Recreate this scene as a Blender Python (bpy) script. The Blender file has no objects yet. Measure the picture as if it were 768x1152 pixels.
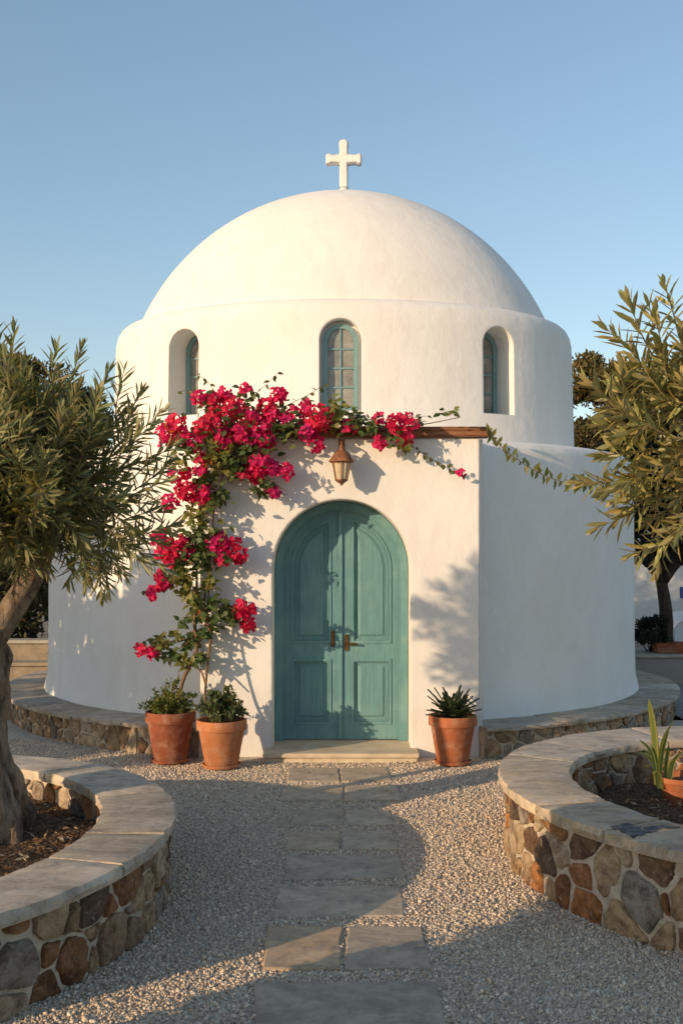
import bpy, bmesh, math, random
import numpy as np
from mathutils import Vector, Matrix, noise as mnoise
R = math.radians
rng = np.random.default_rng(11)
random.seed(5)
scene = bpy.context.scene
C = scene.collection
F, HC, CX, HY = 1200.0, 1.97, 384.0, 620.0      # focal length in photo pixels, eye height, principal column, horizon row


def W(px, py, Y):                               # photo pixel at a chosen real depth -> world point
    return np.array([(px - CX) * Y / F, Y, HC - (py - HY) * Y / F])


def G(px, py, h=0.0):                           # photo pixel lying on a level surface of height h
    Y = F * (HC - h) / (py - HY)
    return np.array([(px - CX) * Y / F, Y, h])


# ------------------------------------------------------------------ materials
class NT:
    def __init__(s, name):
        s.m = bpy.data.materials.new(name)
        s.m.use_nodes = True
        s.t = s.m.node_tree
        s.n = s.t.nodes
        s.p = s.n['Principled BSDF']
        s.out = s.n['Material Output']
        s.p.inputs['Specular IOR Level'].default_value = 0.3

    def new(s, typ, **kw):
        n = s.n.new(typ)
        for k, v in kw.items():
            setattr(n, k, v)
        return n

    def link(s, a, b):
        s.t.links.new(a, b)

    def coords(s, scale=(1, 1, 1)):
        tc = s.new('ShaderNodeTexCoord')
        mp = s.new('ShaderNodeMapping')
        mp.inputs['Scale'].default_value = scale
        s.link(tc.outputs['Object'], mp.inputs['Vector'])
        return mp.outputs['Vector']

    def noise(s, scale, detail=4, rough=0.55, vec=None, dist=0.0):
        n = s.new('ShaderNodeTexNoise')
        n.inputs['Scale'].default_value = scale
        n.inputs['Detail'].default_value = detail
        n.inputs['Roughness'].default_value = rough
        n.inputs['Distortion'].default_value = dist
        if vec is None:
            vec = s.coords()
        s.link(vec, n.inputs['Vector'])
        return n.outputs['Fac']

    def voronoi(s, scale, vec=None, feature='F1', out='Distance'):
        n = s.new('ShaderNodeTexVoronoi', feature=feature)
        n.inputs['Scale'].default_value = scale
        if vec is None:
            vec = s.coords()
        s.link(vec, n.inputs['Vector'])
        return n.outputs[out]

    def ramp(s, fac, stops):
        r = s.new('ShaderNodeValToRGB')
        e = r.color_ramp.elements
        while len(e) < len(stops):
            e.new(0.5)
        for k, (p, c) in enumerate(stops):
            e[k].position = p
            if not hasattr(c, '__len__'):
                c = (c, c, c)
            e[k].color = (*c, 1)
        s.link(fac, r.inputs['Fac'])
        return r.outputs['Color']

    def mix(s, fac, a, b, mode='MIX'):
        m = s.new('ShaderNodeMix', data_type='RGBA', blend_type=mode)
        for sock, v in ((m.inputs['Factor'], fac), (m.inputs['A'], a), (m.inputs['B'], b)):
            if isinstance(v, bpy.types.NodeSocket):
                s.link(v, sock)
            elif hasattr(v, '__len__'):
                sock.default_value = (*v, 1)
            else:
                sock.default_value = v
        if not isinstance(fac, bpy.types.NodeSocket):
            m.inputs[0].default_value = fac
        return m.outputs['Result'] if m.outputs['Result'].type == 'RGBA' else m.outputs[2]

    def attr(s, name='col'):
        return s.new('ShaderNodeAttribute', attribute_name=name).outputs['Color']

    def bump(s, h, strength, dist=0.01, normal=None):
        b = s.new('ShaderNodeBump')
        b.inputs['Strength'].default_value = strength
        b.inputs['Distance'].default_value = dist
        s.link(h, b.inputs['Height'])
        if normal is not None:
            s.link(normal, b.inputs['Normal'])
        return b.outputs['Normal']

    def done(s, color=None, rough=0.8, normal=None, metallic=0.0):
        if color is not None:
            if isinstance(color, bpy.types.NodeSocket):
                s.link(color, s.p.inputs['Base Color'])
            else:
                s.p.inputs['Base Color'].default_value = (*color, 1)
        if isinstance(rough, bpy.types.NodeSocket):
            s.link(rough, s.p.inputs['Roughness'])
        else:
            s.p.inputs['Roughness'].default_value = rough
        s.p.inputs['Metallic'].default_value = metallic
        if normal is not None:
            s.link(normal, s.p.inputs['Normal'])
        return s.m


def m_plaster(name, base=(0.80, 0.78, 0.75), bevel=0.03):
    k = NT(name)
    big = k.noise(0.9, 5, 0.6)
    med = k.noise(5.0, 4, 0.6)
    streak = k.noise(2.2, 5, 0.65, k.coords((1.6, 1.6, 0.35)), 0.6)
    c = k.mix(k.ramp(big, [(0.35, 0.0), (0.7, 1.0)]), base, tuple(b * f for b, f in zip(base, (0.93, 0.915, 0.89))))
    wash = k.noise(3.5, 8, 0.72, k.coords((1.0, 1.0, 0.55)), 0.5)
    c = k.mix(k.ramp(wash, [(0.42, 0.0), (0.66, 0.8)]), c, tuple(b * f for b, f in zip(base, (0.90, 0.885, 0.865))))
    c = k.mix(k.ramp(streak, [(0.52, 0.0), (0.78, 0.35)]), c, tuple(b * f for b, f in zip(base, (0.88, 0.85, 0.80))))
    bv = k.new('ShaderNodeBevel', samples=4)
    bv.inputs['Radius'].default_value = bevel
    trowel = k.noise(3.2, 3, 0.5, k.coords((1.0, 1.0, 0.7)), 0.35)
    n = k.bump(trowel, 0.30, 0.028, bv.outputs['Normal'])
    n = k.bump(med, 0.5, 0.014, n)
    n = k.bump(k.noise(13, 5, 0.65, k.coords((1, 1, 0.45)), 0.3), 0.4, 0.007, n)
    n = k.bump(k.noise(38, 6, 0.65), 0.28, 0.004, n)
    return k.done(c, 0.92, n)


def m_paint(name, base, worn):
    k = NT(name)
    grain = k.noise(9, 6, 0.65, k.coords((5.0, 5.0, 0.35)), 0.4)
    patch = k.noise(3.0, 5, 0.6)
    c = k.mix(k.ramp(grain, [(0.42, 0.0), (0.66, 0.75)]), base, tuple(b * 0.72 for b in base))
    c = k.mix(k.ramp(patch, [(0.45, 0.0), (0.75, 0.7)]), c, worn)
    chips = k.noise(26, 3, 0.7, k.coords((2, 2, 0.5)))
    c = k.mix(k.ramp(chips, [(0.70, 0.0), (0.76, 0.55)]), c, (0.30, 0.27, 0.21))
    n = k.bump(grain, 0.5, 0.003)
    return k.done(c, k.ramp(patch, [(0.3, 0.42), (0.8, 0.62)]), n)


def m_stone():                                  # rubble: per-stone colour, mottling, veins
    k = NT('rubble_stone')
    a = k.attr()
    v1 = k.noise(9, 9, 0.74, None, 0.25)
    v2 = k.noise(34, 5, 0.7)
    c = k.mix(k.ramp(v1, [(0.38, 1.0), (0.58, 0.0)]), a, k.mix(1.0, a, (0.34, 0.30, 0.28), 'MULTIPLY'))
    rust = k.noise(6.0, 9, 0.72, None, 0.3)
    c = k.mix(k.ramp(rust, [(0.54, 0.0), (0.68, 0.55)]), c, (0.30, 0.145, 0.055))
    c = k.mix(k.ramp(v2, [(0.57, 0.0), (0.70, 0.8)]), c, (0.48, 0.41, 0.32))
    cr = k.voronoi(7.0, None, 'DISTANCE_TO_EDGE')
    n = k.bump(v1, 1.0, 0.035)
    n = k.bump(v2, 0.6, 0.006, n)
    n = k.bump(k.ramp(cr, [(0.0, 0.0), (0.05, 1.0)]), 0.25, 0.006, n)
    return k.done(c, 0.75, n)


def m_simple(name, base, dark, scale=6, bump=0.4, bdist=0.006, rough=0.8, lo=0.4, hi=0.65, stretch=(1, 1, 1), dist=0.3, fine=60):
    k = NT(name)
    v = k.noise(scale, 6, 0.65, k.coords(stretch), dist)
    c = k.mix(k.ramp(v, [(lo, 0.0), (hi, 1.0)]), base, dark)
    n = k.bump(v, bump, bdist)
    n = k.bump(k.noise(fine, 4, 0.65), bump * 0.7, bdist * 0.4, n)
    return k.done(c, rough, n)


def m_attr(name, rough=0.8, mottling=0.25, scale=40, bump=0.3):
    k = NT(name)
    a = k.attr()
    v = k.noise(scale, 4, 0.6)
    c = k.mix(k.ramp(v, [(0.35, mottling), (0.65, 0.0)]), a, k.mix(1.0, a, (0.5, 0.48, 0.45), 'MULTIPLY'))
    n = k.bump(v, bump, 0.004)
    return k.done(c, rough, n)


def m_leaf(name, rough=0.5, trans=0.3, tint=(1.3, 1.35, 0.7), pale=None, spec=0.35):
    k = NT(name)
    a = k.attr()
    if pale is not None:                        # paler underside of the blade
        geo = k.new('ShaderNodeNewGeometry')
        a = k.mix(geo.outputs['Backfacing'], a, k.mix(0.35, a, pale))
    k.p.inputs['Specular IOR Level'].default_value = spec
    k.done(a, rough)
    tr = k.new('ShaderNodeBsdfTranslucent')
    k.link(k.mix(1.0, a, tint, 'MULTIPLY'), tr.inputs['Color'])
    ms = k.new('ShaderNodeMixShader')
    ms.inputs['Fac'].default_value = trans
    k.link(k.p.outputs['BSDF'], ms.inputs[1])
    k.link(tr.outputs['BSDF'], ms.inputs[2])
    k.link(ms.outputs['Shader'], k.out.inputs['Surface'])
    return k.m


def m_coping():
    k = NT('coping_stone')
    a = k.attr()
    band = k.noise(2.8, 9, 0.72, k.coords((0.9, 1.9, 1.0)), 0.6)
    c = k.mix(k.ramp(band, [(0.36, 1.0), (0.62, 0.0)]), a, k.mix(1.0, a, (0.47, 0.455, 0.45), 'MULTIPLY'))
    blot = k.noise(8, 9, 0.76, k.coords((1, 1.3, 1)))
    c = k.mix(k.ramp(blot, [(0.50, 0.0), (0.64, 0.65)]), c, (0.20, 0.175, 0.155))
    pale = k.noise(5, 9, 0.76, None, 0.3)
    c = k.mix(k.ramp(pale, [(0.56, 0.0), (0.70, 0.5)]), c, (0.62, 0.55, 0.45))
    warm = k.noise(1.7, 5, 0.6, None, 0.8)
    c = k.mix(k.ramp(warm, [(0.52, 0.0), (0.72, 0.6)]), c, (0.36, 0.29, 0.22))
    vein = k.noise(3.2, 7, 0.7, k.coords((1, 1.7, 1)), 0.8)
    c = k.mix(k.ramp(vein, [(0.475, 0.0), (0.5, 0.55), (0.525, 0.0)]), c, (0.52, 0.49, 0.44))
    n = k.bump(band, 0.8, 0.012)
    n = k.bump(k.noise(45, 5, 0.7), 0.5, 0.003, n)
    return k.done(c, 0.72, n)


def m_flag():
    k = NT('flagstone')
    a = k.attr()
    v = k.noise(3.6, 9, 0.72, k.coords((1, 1.5, 1)), 0.5)
    c = k.mix(k.ramp(v, [(0.36, 1.0), (0.6, 0.0)]), a, k.mix(1.0, a, (0.56, 0.56, 0.57), 'MULTIPLY'))
    crack = k.voronoi(3.2, k.coords((1, 1.8, 1)), 'DISTANCE_TO_EDGE')
    c = k.mix(k.ramp(crack, [(0.0, 0.22), (0.010, 0.0)]), c, (0.10, 0.09, 0.08))
    blot = k.noise(9, 8, 0.75)
    c = k.mix(k.ramp(blot, [(0.50, 0.0), (0.66, 0.6)]), c, (0.17, 0.155, 0.14))
    vein = k.noise(2.6, 7, 0.7, k.coords((1, 1.4, 1)), 0.7)
    c = k.mix(k.ramp(vein, [(0.485, 0.0), (0.5, 0.4), (0.515, 0.0)]), c, (0.42, 0.36, 0.28))
    dust = k.noise(16, 5, 0.7)
    c = k.mix(k.ramp(dust, [(0.55, 0.0), (0.75, 0.5)]), c, (0.36, 0.31, 0.25))
    n = k.bump(v, 0.9, 0.012)
    n = k.bump(k.noise(40, 5, 0.7), 0.5, 0.003, n)
    return k.done(c, 0.68, n)


def m_bark(name, base, dark, warm):
    k = NT(name)
    ridge = k.noise(6.5, 9, 0.74, k.coords((2.4, 2.4, 0.6)), 0.7)
    knots = k.noise(3.2, 4, 0.6, None, 1.0)
    c = k.mix(k.ramp(ridge, [(0.36, 0.0), (0.60, 1.0)]), dark, base)
    c = k.mix(k.ramp(knots, [(0.50, 0.0), (0.72, 0.75)]), c, warm)
    n = k.bump(ridge, 1.0, 0.045)
    n = k.bump(k.noise(30, 6, 0.7, k.coords((1.5, 1.5, 0.5))), 0.8, 0.010, n)
    return k.done(c, 0.9, n)


def m_ground(name, base, dark, vor=60, bump=0.9, bd=0.01):
    k = NT(name)
    cell = k.voronoi(vor, None, 'F1', 'Color')
    d = k.voronoi(vor, None, 'F1', 'Distance')
    big = k.noise(1.3, 5, 0.6)
    val = k.new('ShaderNodeSeparateColor')
    k.link(cell, val.inputs['Color'])
    c = k.mix(val.outputs['Red'], dark, base)
    c = k.mix(k.ramp(big, [(0.4, 0.0), (0.7, 0.35)]), c, dark)
    n = k.bump(k.ramp(d, [(0.0, 1.0), (0.75, 0.0)]), bump, bd)
    return k.done(c, 0.85, n)


def m_terra(name, base):
    k = NT(name)
    v = k.noise(4.5, 6, 0.65, k.coords((1, 1, 0.6)), 0.8)
    c = k.mix(k.ramp(v, [(0.36, 0.0), (0.66, 1.0)]), base, tuple(b * 0.66 for b in base))
    lime = k.noise(8, 6, 0.7, k.coords((1, 1, 1.3)), 0.15)
    c = k.mix(k.ramp(lime, [(0.48, 0.0), (0.74, 0.6)]), c, (0.50, 0.35, 0.25))
    soot = k.noise(3.0, 5, 0.7, k.coords((1.3, 1.3, 0.8)), 0.5)
    c = k.mix(k.ramp(soot, [(0.58, 0.0), (0.75, 0.6)]), c, (0.12, 0.06, 0.04))
    n = k.bump(v, 0.35, 0.006)
    n = k.bump(k.noise(60, 4, 0.7, k.coords((1, 1, 3))), 0.3, 0.002, n)
    return k.done(c, 0.82, n)


MAT = {}
MAT['plaster'] = m_plaster('white_lime_plaster')
MAT['teal'] = m_paint('teal_door_paint', (0.135, 0.285, 0.30), (0.22, 0.36, 0.35))
MAT['teal_window'] = m_paint('pale_teal_paint', (0.17, 0.30, 0.31), (0.26, 0.38, 0.37))
MAT['stone'] = m_stone()
MAT['mortar'] = m_simple('lime_mortar', (0.62, 0.53, 0.415), (0.43, 0.36, 0.27), 14, 1.0, 0.022, 0.9)
MAT['coping'] = m_coping()
MAT['flag'] = m_flag()
MAT['wood'] = m_simple('brown_timber', (0.30, 0.13, 0.06), (0.13, 0.055, 0.028), 7, 0.6, 0.006, 0.65, stretch=(0.5, 5, 5))
MAT['terracotta'] = m_terra('terracotta', (0.43, 0.14, 0.058))
MAT['terracotta_dark'] = m_terra('aged_terracotta', (0.31, 0.095, 0.048))
MAT['terracotta_pale'] = m_terra('pale_terracotta', (0.52, 0.20, 0.085))
MAT['copper'] = m_simple('rusted_copper', (0.30, 0.13, 0.06), (0.14, 0.06, 0.03), 22, 0.4, 0.002, 0.5)
MAT['bronze'] = m_simple('old_brass', (0.22, 0.12, 0.05), (0.07, 0.035, 0.02), 40, 0.3, 0.001, 0.4)
MAT['bronze'].node_tree.nodes['Principled BSDF'].inputs['Metallic'].default_value = 0.7
MAT['lamp_glass'] = m_simple('amber_glass', (0.62, 0.50, 0.34), (0.45, 0.34, 0.22), 8, 0.05, 0.001, 0.18)
MAT['pane'] = m_simple('curtained_glass', (0.32, 0.31, 0.28), (0.17, 0.165, 0.15), 4, 0.10, 0.002, 0.10)
MAT['soil'] = m_ground('garden_soil', (0.16, 0.095, 0.05), (0.06, 0.036, 0.02), 45, 1.0, 0.015)
MAT['pebble'] = m_attr('pebble', 0.8, 0.25, 70, 0.35)
MAT['litter'] = m_attr('dry_leaf_litter', 0.8, 0.2, 60, 0.2)
MAT['gravel'] = m_ground('gravel_bed', (0.72, 0.62, 0.49), (0.50, 0.42, 0.32), 48, 1.0, 0.012)
MAT['earth'] = m_ground('dry_earth', (0.30, 0.25, 0.19), (0.20, 0.16, 0.12), 25, 0.8, 0.02)
MAT['paving'] = m_simple('grey_paving', (0.30, 0.29, 0.27), (0.19, 0.19, 0.185), 4, 0.5, 0.008, 0.75, stretch=(1, 2, 1))
MAT['bark'] = m_bark('olive_bark', (0.40, 0.31, 0.23), (0.075, 0.05, 0.036), (0.45, 0.29, 0.17))
MAT['bark_dark'] = m_bark('dark_bark', (0.10, 0.07, 0.05), (0.03, 0.022, 0.018), (0.12, 0.08, 0.05))
MAT['twig'] = m_simple('woody_stem', (0.22, 0.13, 0.065), (0.12, 0.065, 0.035), 30, 0.5, 0.002, 0.8)
MAT['olive_leaf'] = m_leaf('olive_leaf', 0.40, 0.30, (1.35, 1.25, 0.5), (0.24, 0.24, 0.15), 0.45)
MAT['vine_leaf'] = m_leaf('vine_leaf', 0.45, 0.28, (1.3, 1.35, 0.5))
MAT['bract'] = m_leaf('papery_bract', 0.6, 0.38, (1.25, 0.8, 0.9), None, 0.2)
MAT['far_leaf'] = m_leaf('needle_foliage', 0.7, 0.2, (1.2, 1.2, 0.6))
MAT['terrace'] = m_simple('terrace_masonry', (0.33, 0.27, 0.20), (0.22, 0.18, 0.135), 5, 0.8, 0.02, 0.9)
MAT['wall_far'] = m_plaster('grey_white_render', (0.72, 0.71, 0.69))
MAT['car_paint'] = m_simple('white_car_paint', (0.75, 0.75, 0.74), (0.70, 0.70, 0.69), 2, 0.0, 0.001, 0.25)
MAT['car_glass'] = m_simple('car_glass', (0.03, 0.035, 0.04), (0.02, 0.025, 0.03), 2, 0.0, 0.001, 0.08)
MAT['rubber'] = m_simple('rubber', (0.03, 0.03, 0.03), (0.02, 0.02, 0.02), 20, 0.3, 0.002, 0.8)
MAT['alloy'] = m_simple('alloy', (0.4, 0.4, 0.4), (0.3, 0.3, 0.3), 20, 0.1, 0.001, 0.35)
MAT['lamp_lens'] = m_simple('lamp_lens', (0.5, 0.52, 0.55), (0.35, 0.37, 0.4), 20, 0.1, 0.001, 0.1)
MAT['sign_blue'] = m_simple('blue_enamel', (0.03, 0.08, 0.30), (0.025, 0.065, 0.25), 6, 0.1, 0.001, 0.35)
MAT['sign_white'] = m_simple('white_enamel', (0.75, 0.75, 0.75), (0.68, 0.68, 0.68), 6, 0.1, 0.001, 0.4)


# ------------------------------------------------------------------ objects and meshes
def tag(o, label, cat, group=None):
    o['label'] = label
    o['category'] = cat
    if group:
        o['group'] = group
    return o


def thing(name, label, cat, loc=(0, 0, 0), group=None):
    o = bpy.data.objects.new(name, None)
    C.objects.link(o)
    o.location = loc
    o.empty_display_size = 0.2
    return tag(o, label, cat, group)


def origin(parent):
    v = Vector((0, 0, 0))
    while parent is not None:
        v += parent.location
        parent = parent.parent
    return v


def link(name, me, parent=None):
    o = bpy.data.objects.new(name, me)
    C.objects.link(o)
    if parent is not None:
        o.parent = parent
    return o


class MB:                                       # collects polygons given in world coordinates
    def __init__(s):
        s.v, s.f, s.c = [], [], []

    def add(s, verts, faces, col=None):
        k = len(s.v)
        s.v += [tuple(map(float, p)) for p in verts]
        s.f += [tuple(i + k for i in f) for f in faces]
        s.c += [col if col is not None else (0.5, 0.5, 0.5)] * len(verts)

    def box(s, x0, x1, y0, y1, z0, z1):
        s.add([(x0, y0, z0), (x1, y0, z0), (x1, y1, z0), (x0, y1, z0), (x0, y0, z1), (x1, y0, z1), (x1, y1, z1), (x0, y1, z1)],
              [(3, 2, 1, 0), (4, 5, 6, 7), (0, 1, 5, 4), (1, 2, 6, 5), (2, 3, 7, 6), (3, 0, 4, 7)])

    def tube(s, pts, rad, n=8, lobes=None, cap=True):
        pts = [Vector(p) for p in pts]
        m = len(pts)
        if not hasattr(rad, '__len__'):
            rad = [rad] * m
        ref = None
        vs = []
        for i, p in enumerate(pts):
            t = (pts[min(i + 1, m - 1)] - pts[max(i - 1, 0)]).normalized()
            if ref is None:
                ref = t.orthogonal().normalized()
            ref = (ref - t * ref.dot(t)).normalized()
            b = t.cross(ref)
            for j in range(n):
                a = 2 * math.pi * j / n
                rr = rad[i] * (lobes(a, i / max(m - 1, 1)) if lobes else 1.0)
                vs.append(p + (ref * math.cos(a) + b * math.sin(a)) * rr)
        fs = [(i * n + j, i * n + (j + 1) % n, (i + 1) * n + (j + 1) % n, (i + 1) * n + j) for i in range(m - 1) for j in range(n)]
        if cap:
            fs += [tuple(reversed(range(n))), tuple(range((m - 1) * n, m * n))]
        s.add(vs, fs)

    def lathe(s, prof, c=(0, 0), n=64, sx=1.0, sy=1.0, cap0=True, cap1=True):
        vs, fs = [], []
        m = len(prof)
        for (r, z) in prof:
            for j in range(n):
                a = 2 * math.pi * j / n
                vs.append((c[0] + r * sx * math.cos(a), c[1] + r * sy * math.sin(a), z))
        for i in range(m - 1):
            for j in range(n):
                fs.append((i * n + j, i * n + (j + 1) % n, (i + 1) * n + (j + 1) % n, (i + 1) * n + j))
        if cap0:
            fs.append(tuple(reversed(range(n))))
        if cap1:
            fs.append(tuple(range((m - 1) * n, m * n)))
        s.add(vs, fs)

    def prism(s, poly, fr, d0, d1):             # polygon (u,v) in frame fr, from depth d0 to d1
        n = len(poly)
        s.add([fr(u, v, d0) for u, v in poly] + [fr(u, v, d1) for u, v in poly],
              [tuple(range(n)), tuple(reversed(range(n, 2 * n)))] + [(i, n + i, n + (i + 1) % n, (i + 1) % n) for i in range(n)])

    def ring(s, a, b, fr, d0, d1, closed=False):  # band between two outlines of equal length
        n = len(a)
        vs = [fr(u, v, d) for pts, d in ((a, d1), (b, d1), (a, d0), (b, d0)) for u, v in pts]
        rngi = range(n) if closed else range(n - 1)
        fs = []
        for i in rngi:
            j = (i + 1) % n
            fs += [(i, j, n + j, n + i), (2 * n + i, 3 * n + i, 3 * n + j, 2 * n + j), (i, 2 * n + i, 2 * n + j, j), (n + i, n + j, 3 * n + j, 3 * n + i)]
        if not closed:
            fs += [(0, n, 3 * n, 2 * n), (n - 1, 3 * n - 1, 4 * n - 1, 2 * n - 1)]
        s.add(vs, fs)

    def build(s, name, mat, parent=None, smooth=False, colors=False, angle=None, bevel=0.0, fix=True):
        me = bpy.data.meshes.new(name)
        o0 = origin(parent)
        me.from_pydata([(x - o0.x, y - o0.y, z - o0.z) for x, y, z in s.v], [], s.f)
        if fix:
            bm = bmesh.new()
            bm.from_mesh(me)
            bmesh.ops.recalc_face_normals(bm, faces=bm.faces)
            if bevel:
                ed = [e for e in bm.edges if len(e.link_faces) == 2 and e.calc_face_angle(0) > 0.6]
                bmesh.ops.bevel(bm, geom=ed, offset=bevel, segments=2, affect='EDGES', clamp_overlap=True)
            bm.to_mesh(me)
            bm.free()
        if colors:
            a = me.color_attributes.new('col', 'FLOAT_COLOR', 'POINT')
            a.data.foreach_set('color', np.array([(*c, 1) for c in s.c], np.float32).ravel())
        me.materials.append(mat)
        if smooth:
            me.polygons.foreach_set('use_smooth', np.ones(len(me.polygons), bool))
            if angle:
                me.set_sharp_from_angle(angle=angle)
        return link(name, me, parent)


def fast_mesh(name, V, loops, sizes, mat, parent=None, col=None, smooth=False):
    me = bpy.data.meshes.new(name)
    V = np.asarray(V, np.float32) - np.array(origin(parent), np.float32)
    me.vertices.add(len(V))
    me.vertices.foreach_set('co', V.ravel())
    me.loops.add(len(loops))
    me.loops.foreach_set('vertex_index', np.asarray(loops, np.int32))
    me.polygons.add(len(sizes))
    st = np.concatenate([[0], np.cumsum(sizes)[:-1]]).astype(np.int32)
    me.polygons.foreach_set('loop_start', st)
    me.update(calc_edges=True)
    if col is not None:
        a = me.color_attributes.new('col', 'FLOAT_COLOR', 'POINT')
        a.data.foreach_set('color', np.c_[col, np.ones(len(col))].astype(np.float32).ravel())
    if smooth:
        me.polygons.foreach_set('use_smooth', np.ones(len(sizes), bool))
    me.materials.append(mat)
    return link(name, me, parent)


class Scatter:                                  # many copies of a small template joined into one mesh
    def __init__(s):
        s.V, s.L, s.S, s.K, s.n = [], [], [], [], 0

    def add(s, tv, tf, M, T, col):
        tv = np.asarray(tv, float)
        n, m = len(T), len(tv)
        V = np.einsum('nij,mj->nmi', M, tv) + np.asarray(T)[:, None, :]
        lp = np.concatenate([np.array(f) for f in tf])
        sz = np.array([len(f) for f in tf])
        s.V.append(V.reshape(-1, 3))
        s.L.append((lp[None, :] + (np.arange(n) * m)[:, None] + s.n).ravel())
        s.S.append(np.tile(sz, n))
        s.K.append(np.repeat(np.asarray(col), m, axis=0))
        s.n += n * m

    def tube(s, pts, rad, col, n=4):
        b = MB()
        b.tube(pts, rad, n)
        s.V.append(np.array(b.v))
        s.L.append(np.concatenate([np.array(f) for f in b.f]) + s.n)
        s.S.append(np.array([len(f) for f in b.f]))
        s.K.append(np.tile(np.array(col), (len(b.v), 1)))
        s.n += len(b.v)

    def build(s, name, mat, parent=None, smooth=False):
        return fast_mesh(name, np.concatenate(s.V), np.concatenate(s.L), np.concatenate(s.S), mat, parent, np.concatenate(s.K), smooth)


def unit(v):
    v = np.asarray(v, float)
    return v / np.maximum(np.linalg.norm(v, axis=-1, keepdims=True), 1e-9)


def frames(d, up):                              # local y along d, z near up
    y = unit(d)
    x = unit(np.cross(y, up))
    z = np.cross(x, y)
    return np.stack([x, y, z], axis=-1)


def rand_dirs(n):
    return unit(rng.normal(size=(n, 3)))


def rand_rot(n):
    return frames(rand_dirs(n), rand_dirs(n))


def bool_cut(o, cutters):
    for c in cutters:
        md = o.modifiers.new('cut', 'BOOLEAN')
        md.operation = 'DIFFERENCE'
        md.solver = 'EXACT'
        md.object = c
    dg = bpy.context.evaluated_depsgraph_get()
    me = bpy.data.meshes.new_from_object(o.evaluated_get(dg))
    o.modifiers.clear()
    o.data = me
    for c in cutters:
        bpy.data.objects.remove(c, do_unlink=True)
    return o


def arch(w, h, n=20, z0=0.0, cx=0.0):           # outline of a round-headed opening, bottom-left round to bottom-right
    r = w / 2
    return [(cx - r, z0)] + [(cx - r * math.cos(math.pi * i / n), z0 + h - r + r * math.sin(math.pi * i / n)) for i in range(n + 1)] + [(cx + r, z0)]


def frame_at(o, n):                             # frame: u to the right seen from outside, v up, d outwards
    o, n = Vector(o), Vector(n).normalized()
    up = Vector((0, 0, 1))
    u = n.cross(up) * -1
    return lambda a, b, d: o + u * a + up * b + n * d


# ------------------------------------------------------------------ chapel
YP = 10.26                                      # plane of the porch front
DC = 14.17                                      # centre of the round church
chapel = thing('chapel', 'white domed round chapel with teal arched double door and small cross on top', 'chapel', (0, DC, 0))

m = MB()
m.lathe([(3.81, 0.24), (3.79, 0.34), (3.76, 0.46), (3.75, 0.9), (3.745, 2.0), (3.74, 2.98), (3.72, 3.05), (3.66, 3.095), (3.58, 3.105), (2.5, 3.11)], (0, DC), 160)
wall_low = m.build('lower_wall', MAT['plaster'], chapel, True, angle=R(50))

m = MB()
m.box(-1.36, 1.36, YP, 12.0, -0.05, 3.085)
porch = m.build('porch', MAT['plaster'], chapel, bevel=0.035)
m = MB()
AW, AH = 1.33, 2.47
fr0 = frame_at((0, YP, 0), (0, -1, 0))
m.prism(arch(AW, AH + 0.3, 28, -0.3), fr0, 0.4, -0.47)
bool_cut(porch, [m.build('cut', MAT['plaster'])])
m = MB()
m.box(-1.3, 1.3, YP + 0.1, 11.9, -0.1, 3.05)
bool_cut(wall_low, [m.build('cut', MAT['plaster'])])

DA, DB, DX = 2.99, 2.09, 0.03
drum_prof = [(3.035, 3.0), (3.02, 3.4), (3.0, 4.2), (2.99, 4.55), (2.985, 4.62), (2.965, 4.71), (2.925, 4.785), (2.865, 4.835), (2.78, 4.865), (2.68, 4.877), (2.3, 4.88)]
m = MB()
m.lathe(drum_prof, (DX, DC), 192, 1.0, DB / DA)
drum = m.build('drum', MAT['plaster'], chapel, True, angle=R(50))
wins, cuts = [], []
for t, w, h, zb, dep in ((-39.0, 0.44, 1.02, 3.565, 0.38), (-0.8, 0.475, 1.05, 3.56, 0.17), (37.2, 0.44, 1.03, 3.575, 0.38)):
    s_, c_ = math.sin(R(t)), math.cos(R(t))
    p = Vector((DX + 3.0 * s_, DC - 3.0 * DB / DA * c_, zb))
    nn = Vector((s_ / DA, -c_ / DB, 0)).normalized()
    fr = frame_at(p, nn)
    m = MB()
    m.prism(arch(w, h, 24), fr, 0.5, -dep)
    cuts.append(m.build('cut', MAT['plaster']))
    wins.append((p, nn, w, h, dep))
bool_cut(drum, cuts)

m = MB()
dome_prof = []
RS, rim, sag = 2.955, 2.70, 1.83
zc = 4.865 - (RS - sag)
th0 = math.asin(rim / RS)
for i in range(40):
    a = th0 * (1 - i / 40)
    dome_prof.append((RS * math.sin(a), 4.865 + (RS * math.cos(a) - RS * math.cos(th0)) * sag / (RS - RS * math.cos(th0))))
dome_prof.append((0.02, 4.865 + sag))
m.lathe([(2.69, 4.82)] + dome_prof, (DX, DC), 160, 1.0, DB / DA, True, True)
m.build('dome', MAT['plaster'], chapel, True)
ZT = 4.865 + sag

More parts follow.
